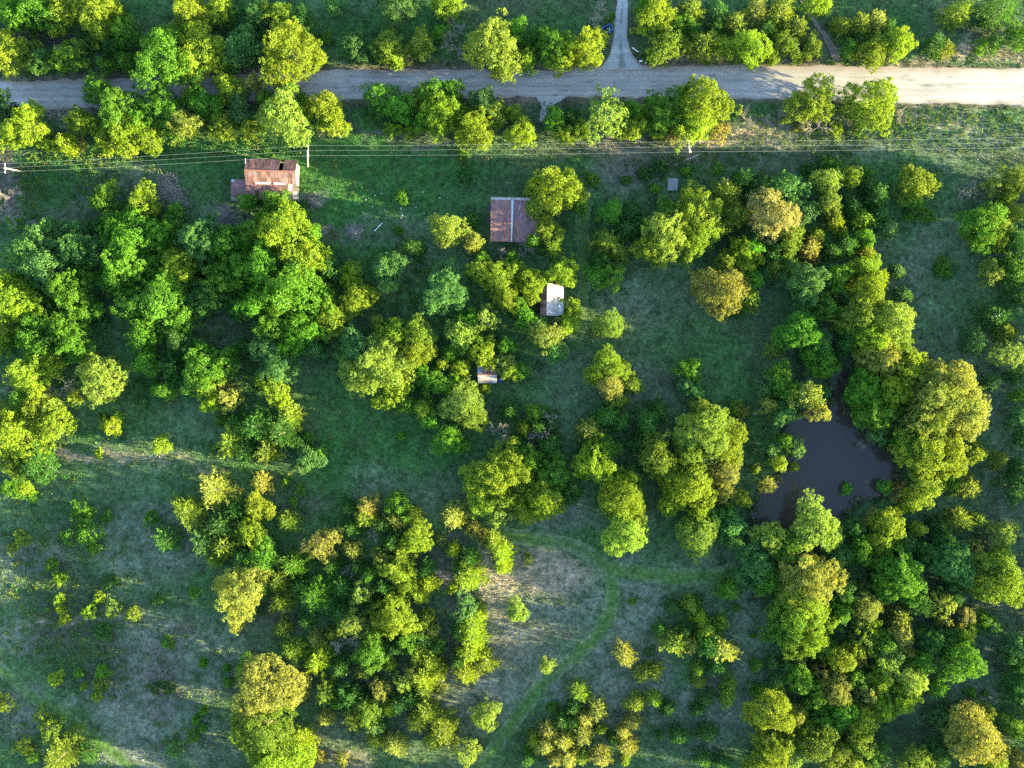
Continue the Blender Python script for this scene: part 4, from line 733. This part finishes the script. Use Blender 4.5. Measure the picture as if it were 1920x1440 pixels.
# grass: small tufts of blades, coloured like the ground they grow from
N = 150000
x = (rng.random(N) - 0.5) * 236; y = (rng.random(N) - 0.5) * 178
dens = vnoise(x, y, 0.25, 101, 3) ; k = clear(x, y) & (dens + 0.35 * rng.random(N) > 0.48); x, y = x[k], y[k]
gc = ground_colour(x, y) * (0.9 + 0.7 * rng.random(len(x)))[:, None]
b = 3; a = rng.random((len(x), b)) * 6.283; hgt = (0.10 + 0.30 * rng.random(len(x)) ** 2 + 0.35 * np.clip(gc[:, 0] - 0.1, 0, 0.3))[:, None] * (0.7 + 0.6 * rng.random((len(x), b)))
bx = x[:, None] + np.cos(a) * 0.08; by = y[:, None] + np.sin(a) * 0.08; wd = 0.07 + 0.08 * rng.random((len(x), b)); ta = a + 1.57; ln = 0.10 + 0.22 * rng.random((len(x), b))
z0 = np.full_like(bx, -0.04)
Vg = np.stack([np.stack([bx - np.cos(ta) * wd, by - np.sin(ta) * wd, z0], -1), np.stack([bx + np.cos(ta) * wd, by + np.sin(ta) * wd, z0], -1), np.stack([bx + np.cos(a) * ln, by + np.sin(a) * ln, hgt], -1)], 2).reshape(-1, 3)
tag(obj("grass", mesh_np("grass", Vg, np.arange(len(Vg)).reshape(-1, 3), M['tuft'], {"lv": np.repeat(rng.random(len(x)), 3 * b), "gcol": np.repeat(gc, 3 * b, 0)})), "short green and dry grass covering the open ground", "grass", None, "stuff")

# ------------------------------------------------------------------ buildings
def thing(name, px, py, label, cat, rz=0.0, z=0.0, group=None, eff=0.0):
    t = bpy.data.objects.new(name, None); col.objects.link(t); t.location = P(px, py, eff); t.location.z = z; t.rotation_euler = (0, 0, rz)
    return tag(t, label, cat, group)
SHEETS = {}
def sheet_mesh(width, length):
    """one corrugated sheet lying in xy, length along y from 0 downwards, ribs along y"""
    key = (round(width, 3), round(length, 3))
    if key not in SHEETS:
        n = 12; v = []; f = []
        for j in range(2):
            for i in range(n + 1):
                zz = 0.022 if i % 2 else 0.0
                v.append((-width / 2 + width * i / n, -length * j, zz))
        for i in range(n): f.append((i, i + n + 1, i + n + 2, i + 1))
        m = len(v); v += [(a, b_, c_ - 0.012) for a, b_, c_ in v[:m]]
        for i in range(n): f.append((m + i, m + i + 1, m + i + n + 2, m + i + n + 1))
        SHEETS[key] = pymesh("roof_sheet", v, f, M['sheet'])
    return SHEETS[key]
def roof_plane(parent, origin, along, down, width, length, n, rows, colours, seed, skip=()):
    """sheets laid side by side from origin along `along`, running down `down` (unit vectors, parent space); upper rows lap the lower"""
    rg = np.random.default_rng(seed); along = Vector(along).normalized(); down = Vector(down).normalized(); nor = along.cross(-down).normalized()
    if nor.z < 0: nor = -nor
    L = length / rows
    for rrow in range(rows):
        for i in range(n):
            if (rrow, i) in skip: continue
            c = Vector(origin) + along * (width * (i + 0.5) / n) + down * (L * rrow - (0.06 if rrow else 0)) + nor * (0.02 + 0.004 * (i % 2) + 0.030 * (rows - 1 - rrow))
            o = obj("roof_sheet", sheet_mesh(width / n * 1.05, L + 0.08), parent)
            xa = (-down).cross(nor)
            m = Matrix((xa, -down, nor)).transposed()
            o.rotation_euler = (m @ Matrix.Rotation(rg.normal() * 0.006, 3, 'Z') @ Matrix.Rotation(rg.normal() * 0.012, 3, 'X')).to_euler(); o.location = c
            cc = colours(rrow, i, rg); o.color = (*cc, 1)
RUST = (0.090, 0.040, 0.036); DKR = (0.050, 0.026, 0.032); ORG = (0.095, 0.046, 0.036); PALE = (0.145, 0.115, 0.110); WHT = (0.42, 0.40, 0.385); ZN = (0.30, 0.35, 0.39); MAR = (0.095, 0.045, 0.046)
def pick(rg, opts): return opts[int(rg.integers(len(opts)))]
def walls(parent, x0, x1, y0, y1, h, t=0.15, gable=None):
    """four board walls as separate parts; gable ('x' or 'y', ridge position, ridge height) raises the end walls"""
    def wall(pts, axis_, pos):
        mb = MB(); n = len(pts)
        A = [(pos, p[0], p[1]) if axis_ == 'x' else (p[0], pos, p[1]) for p in pts]; Bp = [(pos + t, p[0], p[1]) if axis_ == 'x' else (p[0], pos + t, p[1]) for p in pts]
        mb.v = [Vector(q) for q in A + Bp]; mb.f = [tuple(range(n)), tuple(range(2 * n - 1, n - 1, -1))] + [(i, i + n, (i + 1) % n + n, (i + 1) % n) for i in range(n)]
        mb.build("wall", M['board'], parent)
    ex = [(y0 + t, -0.1), (y1 - t, -0.1), (y1 - t, h), (y0 + t, h)]; ey = [(x0, -0.1), (x1, -0.1), (x1, h), (x0, h)]
    gx_, gy_ = list(ex), list(ey)
    if gable and gable[0] == 'x': gx_ = ex[:3] + [(gable[1], gable[2])] + ex[3:]
    if gable and gable[0] == 'y': gy_ = ey[:3] + [(gable[1], gable[2])] + ey[3:]
    wall(gx_, 'x', x0); wall(gx_, 'x', x1 - t); wall(gy_, 'y', y0); wall(gy_, 'y', y1 - t)

# the old house with the patched red roof: ridge left-right, lower porch roof in front, lean-to at its left end
hs = thing("old_house", 508, 337, "abandoned house with patched rusty red tin roof and left lean-to", "house", math.radians(-1.6), eff=4.0)
W2 = 5.65; zr, ze, zp = 5.2, 3.7, 2.7; k = (H - 4) / H
yr, yn, ym, yp = 1.75 * k, 4.55 * k, -0.75 * k, -4.05 * k
walls(hs, -W2 + 0.35, W2 - 0.35, ym + 0.2, yn - 0.4, 3.55, 0.15, ('x', yr, 4.95))
def hcol(top):
    def f(r, i, rg):
        if top == 'n': return ORG if i < 2 else pick(rg, [DKR, DKR, MAR, (0.12, 0.06, 0.075)])
        if top == 'm': return pick(rg, [ORG, PALE, RUST, (0.2, 0.11, 0.085), PALE]) if r == 0 else pick(rg, [ORG, PALE, RUST, (0.24, 0.16, 0.135)])
        if i >= 10: return pick(rg, [WHT, ORG, PALE])
        return pick(rg, [RUST, MAR, ORG, RUST, DKR, (0.17, 0.095, 0.08)])
    return f
dn = Vector((0, yn - yr, ze - zr)); roof_plane(hs, (W2, yr, zr), (-1, 0, 0), dn, 2 * W2, dn.length, 12, 1, lambda r, i, rg: hcol('n')(r, 11 - i, rg), 1, {(0, 3)})
dm = Vector((0, ym - yr, ze + 0.15 - zr)); roof_plane(hs, (-W2, yr, zr), (1, 0, 0), dm, 2 * W2, dm.length, 12, 2, hcol('m'), 2)
dp_ = Vector((0, yp - ym, zp - ze)); roof_plane(hs, (-W2, ym + 0.1, ze + 0.08), (1, 0, 0), dp_, 2 * W2, dp_.length, 12, 2, hcol('p'), 3, {(1, 2), (1, 8)})
for x0_, x1_ in ((-3.4, -0.1), (0.6, 3.2)): MB().box(((x0_ + x1_) / 2, ym + 0.02, ze + 0.24), (x1_ - x0_, 0.6, 0.03), 0.01).build("flashing", M['chip'], hs)
MB().box((0, yr, zr + 0.09), (2 * W2, 0.28, 0.05)).build("ridge_cap", M['rust'], hs)
MB().box((-W2 - 0.03, (yn + yr) / 2, (zr + ze) / 2 - 0.15), (0.08, yn - yr, 0.2)).build("barge_board", M['zinc'], hs)
for i in range(5): MB().box((-W2 + 0.5 + i * (2 * W2 - 1) / 4, yp + 0.3, 1.3), (0.14, 0.14, 2.7)).build("porch_post", M['board'], hs)
MB().box((0, (ym + yp) / 2, 0.22), (2 * W2 - 0.6, ym - yp - 0.3, 0.14)).build("porch_floor", M['board'], hs)
MB().box((0.6, ym + 0.17, 1.35), (0.95, 0.06, 2.1)).build("door", M['dark'], hs)
for xx in (-3.4, 3.4):
    wi = MB().box((xx, ym + 0.17, 1.65), (0.95, 0.05, 1.35)).build("window", M['board'], hs); MB().box((xx, ym + 0.135, 1.65), (0.75, 0.02, 1.15)).build("pane", M['glass'], wi)
# lean-to
lx1, lx0 = -W2 + 0.15, -W2 - 3.55; ly1, ly0 = 0.15, -4.5
walls(hs, lx0 + 0.2, lx1, ly0 + 0.2, ly1 - 0.2, 2.1)
dl = Vector((lx0 - lx1, 0, -0.55)); roof_plane(hs, (lx1, ly1, 2.85), (0, -1, 0), dl, ly1 - ly0, dl.length, 5, 1, lambda r, i, rg: pick(rg, [DKR, MAR, (0.13, 0.06, 0.08)]) if i < 4 else pick(rg, [PALE]), 4)
MB().box((lx0 + 0.35, ly1 - 0.25, 2.42), (0.6, 0.5, 0.04)).build("zinc_patch", M['zinc'], hs)

# the barn: a long slope of maroon sheets falling towards the bottom of the picture, in two bays with a zinc strip between
bn = thing("barn", 966, 412, "maroon tin-roofed barn half hidden by the leafy tree at its right", "barn", math.radians(-1.5), eff=3.8)
bw, bl = 5.45, 4.75; z1, z0b = 4.6, 3.0
walls(bn, -bw + 0.25, bw - 0.25, -bl + 0.3, bl - 0.7, 2.85)
d = Vector((0, -2 * bl + 0.6, z0b - z1))
roof_plane(bn, (-bw, bl - 0.6, z1), (1, 0, 0), d, 4.55, d.length, 5, 2, lambda r, i, rg: pick(rg, [(0.135, 0.066, 0.064), (0.12, 0.056, 0.053), (0.155, 0.082, 0.078), (0.135, 0.06, 0.054)]), 5)
roof_plane(bn, (-bw + 4.95, bl - 0.6, z1 - 0.12), (1, 0, 0), d, 5.95, d.length, 6, 2, lambda r, i, rg: pick(rg, [DKR, (0.13, 0.065, 0.085), MAR, (0.10, 0.06, 0.075)]), 6)
zs = MB(); q0 = Vector((-bw + 4.75, bl - 0.6, z1 + 0.09)); q1 = q0 + d * 1.0
zs.poly([q0 + Vector((-0.24, 0, 0)), q1 + Vector((-0.12, 0, 0)), q1 + Vector((0.12, 0, 0)), q0 + Vector((0.24, 0, 0))]); zs.poly([q0 + Vector((0.24, 0, -0.06)), q1 + Vector((0.12, 0, -0.06)), q1 + Vector((-0.12, 0, -0.06)), q0 + Vector((-0.24, 0, -0.06))]); zs.build("zinc_strip", M['zinc'], bn)
dn = Vector((0, 0.62, -0.45)); roof_plane(bn, (bw - 0.1, bl - 0.6, z1 + 0.04), (-1, 0, 0), dn, 6.1, dn.length, 4, 1, lambda r, i, rg: (0.36, 0.35, 0.35), 7)
roof_plane(bn, (-bw + 4.5, bl - 0.6, z1 + 0.04), (-1, 0, 0), dn, 4.5, dn.length, 3, 1, lambda r, i, rg: (0.38, 0.37, 0.37), 8)
for yy in (2.6, -0.1):
    MB().box((-bw - 0.35, yy, 1.7), (0.9, 1.5, 0.08)).build("hatch", M['dark'], bn)
    MB().box((-bw + 0.22, yy, 1.1), (0.08, 1.4, 1.2)).build("opening", M['dark'], bn)
for xx, yy in ((0.95, 2.6), (1.2, 1.0)): MB().box((xx, yy, z1 - 0.12 + d.z / abs(d.y) * (bl - 0.6 - yy) + 0.09), (0.12, 0.85, 0.03), math.radians(-15)).build("loose_batten", M['zinc'], bn)

# the tan and white shed in the trees
sd = thing("tan_shed", 1035, 562, "small shed with pale tan and white tin roof deep in trees", "shed", math.radians(-1), eff=2.8)
walls(sd, -2.2, 1.7, -3.4, 3.3, 2.3, 0.12, ('y', -1.05, 3.3))
d = Vector((2.65, 0, -1.15)); roof_plane(sd, (-1.05, 3.55, 3.5), (0, -1, 0), d, 7.1, d.length, 8, 1, lambda r, i, rg: pick(rg, [(0.62, 0.47, 0.33), (0.55, 0.40, 0.27), (0.66, 0.52, 0.38)]) if i < 5 else WHT, 9)
d = Vector((-1.45, 0, -1.0)); roof_plane(sd, (-1.05, -3.55, 3.5), (0, 1, 0), d, 7.1, d.length, 8, 1, lambda r, i, rg: pick(rg, [RUST, MAR, DKR, (0.24, 0.14, 0.11)]), 10)
d = Vector((0.95, 0, -0.3)); roof_plane(sd, (1.55, 3.1, 2.4), (0, -1, 0), d, 6.4, d.length, 7, 1, lambda r, i, rg: (0.70, 0.71, 0.72), 11, {(0, 3)})
MB().box((-1.05, 0, 3.56), (0.2, 7.1, 0.05)).build("ridge_cap", M['chip'], sd)
MB().box((0, -3.42, 1.0), (0.9, 0.06, 1.9)).build("door", M['dark'], sd)
for yy in (-3.0, 0, 3.0): MB().box((2.35, yy, 1.0), (0.12, 0.12, 2.1)).build("post", M['board'], sd)

# the small rusty shed
ss = thing("small_rusty_shed", 913, 702, "tiny rusty tin-roofed outbuilding among bushes near a blue barrel", "shed", math.radians(1), eff=2.3)
walls(ss, -1.8, 1.9, -1.5, 1.5, 1.9, 0.12, ('x', 0.0, 2.5))
d = Vector((0, 1.85, -0.9)); roof_plane(ss, (2.0, 0, 2.7), (-1, 0, 0), d, 4.1, d.length, 4, 1, lambda r, i, rg: pick(rg, [(0.2, 0.11, 0.10), (0.28, 0.2, 0.2), RUST]) if i < 3 else ZN, 12)
d = Vector((0, -1.85, -0.9)); roof_plane(ss, (-2.05, 0, 2.7), (1, 0, 0), d, 4.2, d.length, 4, 1, lambda r, i, rg: pick(rg, [ZN, (0.42, 0.36, 0.37), (0.38, 0.3, 0.3)]), 13)
MB().box((-0.1, -0.05, 2.77), (4.1, 0.26, 0.04)).build("ridge_cap", M['rust'], ss)
MB().box((1.93, 0, 0.9), (0.05, 0.8, 1.7)).build("door", M['dark'], ss)

def lathe(name, prof, n, mat, parent=None, **kw):
    mb = MB()
    for r, z in prof:
        for j in range(n): mb.v.append(Vector((r * math.cos(6.2832 * j / n), r * math.sin(6.2832 * j / n), z)))
    for i in range(len(prof) - 1):
        for j in range(n): mb.f.append((i * n + j, i * n + (j + 1) % n, (i + 1) * n + (j + 1) % n, (i + 1) * n + j))
    mb.f.append(tuple(range(n))[::-1]); mb.f.append(tuple((len(prof) - 1) * n + j for j in range(n)))
    return mb.build(name, mat, parent, **kw)
p = P(936, 709); br = lathe("barrel", [(0.28, 0), (0.29, 0.05), (0.29, 0.3), (0.305, 0.32), (0.29, 0.34), (0.29, 0.6), (0.305, 0.62), (0.29, 0.64), (0.29, 0.88), (0.25, 0.88), (0.25, 0.84)], 14, M['blue'], loc=p, rot=(math.radians(86), 0, 0.4)); br.location.z = 0.3
br.scale = (1.15, 1.15, 1.15); br.location.z = 0.34
tag(br, "blue drum lying against the tiny rusty outbuilding", "barrel")

# well slab with its rusty pump
ws = thing("well_slab", 1261, 346, "square grey concrete well slab in the grass", "slab")
MB().box((0, 0, 0.30), (2.25, 2.75, 0.16)).build("slab", M['concrete'], ws); MB().box((0, 0, 0.10), (1.9, 2.4, 0.24)).build("curb", M['concrete'], ws)
lathe("manhole", [(0.3, 0.38), (0.3, 0.405), (0.1, 0.41)], 14, M['concrete'], ws, loc=(0.3, -0.5, 0))
wp = thing("rusty_pump", 1260, 365, "small rusty pump beside the concrete well slab", "pump")
lathe("pump_body", [(0.28, 0), (0.26, 0.12), (0.13, 0.16), (0.12, 0.6), (0.17, 0.64), (0.15, 0.74), (0.05, 0.8)], 10, M['rust'], wp)
MB().tube([(0, 0, 0.7), (0.0, 0.4, 0.85), (0, 0.75, 0.78)], 0.05).build("handle", M['rust'], wp); MB().tube([(0, 0, 0.5), (0, -0.35, 0.48), (0, -0.42, 0.36)], 0.05).build("spout", M['zinc'], wp)

# blue open trailer by the driveway
tr = thing("utility_trailer", 1138, 57, "blue open-topped trailer with junk inside beside the driveway", "trailer", math.radians(26))
MB().box((0, 0, 0.55), (2.15, 1.35, 0.08)).build("bed", M['tyre'], tr)
for yy in (-0.69, 0.69): MB().box((0, yy, 0.85), (2.25, 0.16, 0.6)).build("side_panel", M['blue'], tr)
for xx in (-1.04, 1.04): MB().box((xx, 0, 0.85), (0.17, 1.2, 0.6)).build("end_panel", M['blue'], tr)
for yy in (-0.92, 0.92):
    wh = lathe("wheel", [(0.2, -0.1), (0.33, -0.1), (0.36, -0.05), (0.36, 0.05), (0.33, 0.1), (0.2, 0.1)], 16, M['tyre'], tr, loc=(0, yy, 0.36), rot=(math.pi / 2, 0, 0)); lathe("rim", [(0.19, -0.105), (0.19, 0.105)], 12, M['zinc'], wh)
MB().tube([(1.1, 0.45, 0.45), (1.9, 0, 0.42), (1.1, -0.45, 0.45)], 0.04).tube([(1.9, 0, 0.42), (2.2, 0, 0.42)], 0.05).build("tow_bar", M['tyre'], tr)
for i, (xx, yy, dd) in enumerate(((0.45, -0.25, 0.3), (0.1, 0.1, 0.24), (0.6, 0.2, 0.2))):
    j = MB().box((0, 0, 0), (dd, dd * 0.7, 0.25), i * 0.7).build("junk_box", M['white'] if i == 0 else M['zinc']); j.location = tr.matrix_basis @ Vector((xx, yy, 0.73))
    tag(j, ["largest pale box lying in the blue trailer", "grey box in the middle of the blue trailer", "smallest grey box at the trailer's front corner"][i], "box", "boxes in the blue trailer")

# ------------------------------------------------------------------ utility poles and wires
POLES = [((42, 321), (7, 315), 306, 324, "left edge of the photo"), ((569, 320), (576, 282), 272, 293, "behind the old red-roofed house"), ((1316, 279), (1291, 275), 264, 286, "near the concrete well slab")]
HP = 8.6; ATT = []
for (bx, by), (tx, ty), ya, yb, wh in POLES:
    b0 = P(bx, by); t1 = P(tx, ty, HP); v = t1 - b0; mx = 2.4
    hv = Vector((v.x, v.y, 0))
    if hv.length > mx: b0 = t1 - hv.normalized() * mx; b0.z = 0
    pt = thing("utility_pole", 960, 720, f"leaning wooden utility pole with crossarm, {wh}", "utility pole", group="utility poles along the power line"); pt.location = b0
    MB().tube([(0, 0, -0.5), t1 - b0], [0.17, 0.12], 8).build("shaft", M['pole'], pt)
    a, e = P(tx, ya, HP) - b0, P(tx + 0.5, yb, HP) - b0
    ca = MB(); mdl = (a + e) / 2; ang = math.atan2((e - a).y, (e - a).x); ca.box(mdl + Vector((0.16, 0, -0.2)), ((e - a).length + 0.15, 0.13, 0.14), ang).build("crossarm", M['pole'], pt)
    at = []
    for f in (0.06, 0.48, 0.94):
        q = a.lerp(e, f) + Vector((0.16, 0, 0)); lathe("insulator", [(0.05, -0.14), (0.05, -0.02), (0.10, 0.0), (0.10, 0.06), (0.06, 0.1)], 8, M['white'], pt, loc=q); at.append(b0 + q + Vector((0, 0, 0.1)))
    for sgn in (-1, 1): MB().tube([mdl + (a - e).normalized() * 0.7 * sgn + Vector((0.16, 0, -0.26)), mdl + Vector((0.02, 0, -0.95))], 0.025, 4).build("brace", M['pole'], pt)
    ATT.append(at)
LEFT = [P(-560, y, 8.5) for y in (325, 334, 343)]; RIGHT = [P(2010, y, 8.2) for y in (256, 265, 274)]
for w_i in range(3):
    nodes = [LEFT[w_i]] + [A[w_i] for A in ATT] + [RIGHT[w_i]]; pts = []
    for a, e in zip(nodes[:-1], nodes[1:]):
        for k_ in range(12):
            f = k_ / 12; q = a.lerp(e, f); q.z -= 0.9 * 4 * f * (1 - f); pts.append(q)
    pts.append(nodes[-1])
    tag(MB().tube(pts, 0.012, 4).build("power_wire", M['wire']), f"{['upper', 'middle', 'lower'][w_i]} of the three parallel overhead wires crossing the photo", "power wire", "overhead power wires")

# ------------------------------------------------------------------ small things lying about
def stick(name, a, b, r, mat, label, cat, z=0.12):
    p0, p1 = P(*a), P(*b); p0.z = p1.z = z
    m_ = p0.lerp(p1, 0.5); d_ = (p1 - p0); nrm = Vector((-d_.y, d_.x, 0)).normalized() * d_.length * 0.012
    return tag(MB().tube([p0, p0.lerp(p1, .35) + nrm, p0.lerp(p1, .7) + nrm * .6, p1], [r, r * .95, r * .85, r * .7], 6).build(name, mat), label, cat)
stick("fallen_pole", (1265, 310), (1312, 289), 0.13, M['pole'], "long pale pole lying slantwise in the grass near the well slab", "pole")
stick("white_pipe", (702, 434), (717, 418), 0.08, M['white'], "long white pipe lying slantwise on the green meadow", "pipe")
stick("white_post", (1185, 91), (1196, 99), 0.12, M['white'], "short white post lying by the driveway's right edge", "post", 0.6)
stick("pale_branch", (44, 290), (58, 284), 0.06, M['grey_bark'], "thin pale fallen branch near the top of the left utility pole", "branch")
stick("fallen_branch", (1345, 338), (1355, 344), 0.07, M['grey_bark'], "small pale fallen branch below the leaning pole, beside the dark cedars", "branch")
mb_ = thing("mailbox", 1200, 118, "white mailbox on a post at the driveway mouth", "mailbox"); MB().box((0, 0, 0.55), (0.1, 0.1, 1.15)).build("post", M['board'], mb_)
bm = MB()
for xx in (-0.32, 0.32):
    for j in range(9): a = math.pi * j / 8; bm.v.append(Vector((xx, 0.16 * math.cos(a), 1.25 + 0.14 * math.sin(a))))
    bm.v.append(Vector((xx, -0.16, 1.1))); bm.v.append(Vector((xx, 0.16, 1.1)))
bm.f = [tuple(range(11))[::-1], tuple(range(11, 22))] + [(i, (i + 1) % 11, (i + 1) % 11 + 11, i + 11) for i in range(11)]
bm.build("box", M['white'], mb_)
lb = thing("litter_bin", 1210, 118, "small white bin right of the mailbox", "bin"); lathe("bin_body", [(0.2, 0), (0.24, 0.5), (0.26, 0.5), (0.26, 0.54), (0.05, 0.6)], 10, M['white'], lb)
SCRAPS = [(703, 367), (715, 363), (686, 375), (699, 388), (680, 398), (684, 411), (722, 394), (752, 391), (755, 404), (752, 409), (780, 389), (795, 400), (798, 412), (802, 415), (801, 438), (793, 360), (825, 372), (785, 402), (680, 433)]
srt = sorted(SCRAPS); rg = np.random.default_rng(3)
for i, (px, py) in enumerate(srt):
    L_, W_ = 0.26 + 0.22 * rg.random(), 0.16 + 0.1 * rg.random(); mb2 = MB()
    n_ = 6; ang0 = rg.random() * 6.28
    pts2 = [(L_ / 2 * math.cos(6.2832 * q / n_) * (0.8 + 0.4 * rg.random()), W_ / 2 * math.sin(6.2832 * q / n_) * (0.8 + 0.4 * rg.random())) for q in range(n_)]
    mb2.v = [Vector((a, b_, 0)) for a, b_ in pts2] + [Vector((a * 0.85, b_ * 0.85, 0.16)) for a, b_ in pts2]; mb2.f = [tuple(range(n_))[::-1], tuple(range(n_, 2 * n_))] + [(q, (q + 1) % n_, (q + 1) % n_ + n_, q + n_) for q in range(n_)]
    o = mb2.build("white_stone", M['chip'], loc=P(px, py), rot=(0, 0, ang0)); o.location.z = 0.02
    pos = 'leftmost' if i == 0 else 'rightmost' if i == len(srt) - 1 else (ORD + ['sixteenth', 'seventeenth', 'eighteenth'])[i] + ' from left'
    tag(o, f"small white fragment on the green meadow left of the barn, {pos}", "fragment", "white fragments on the meadow")
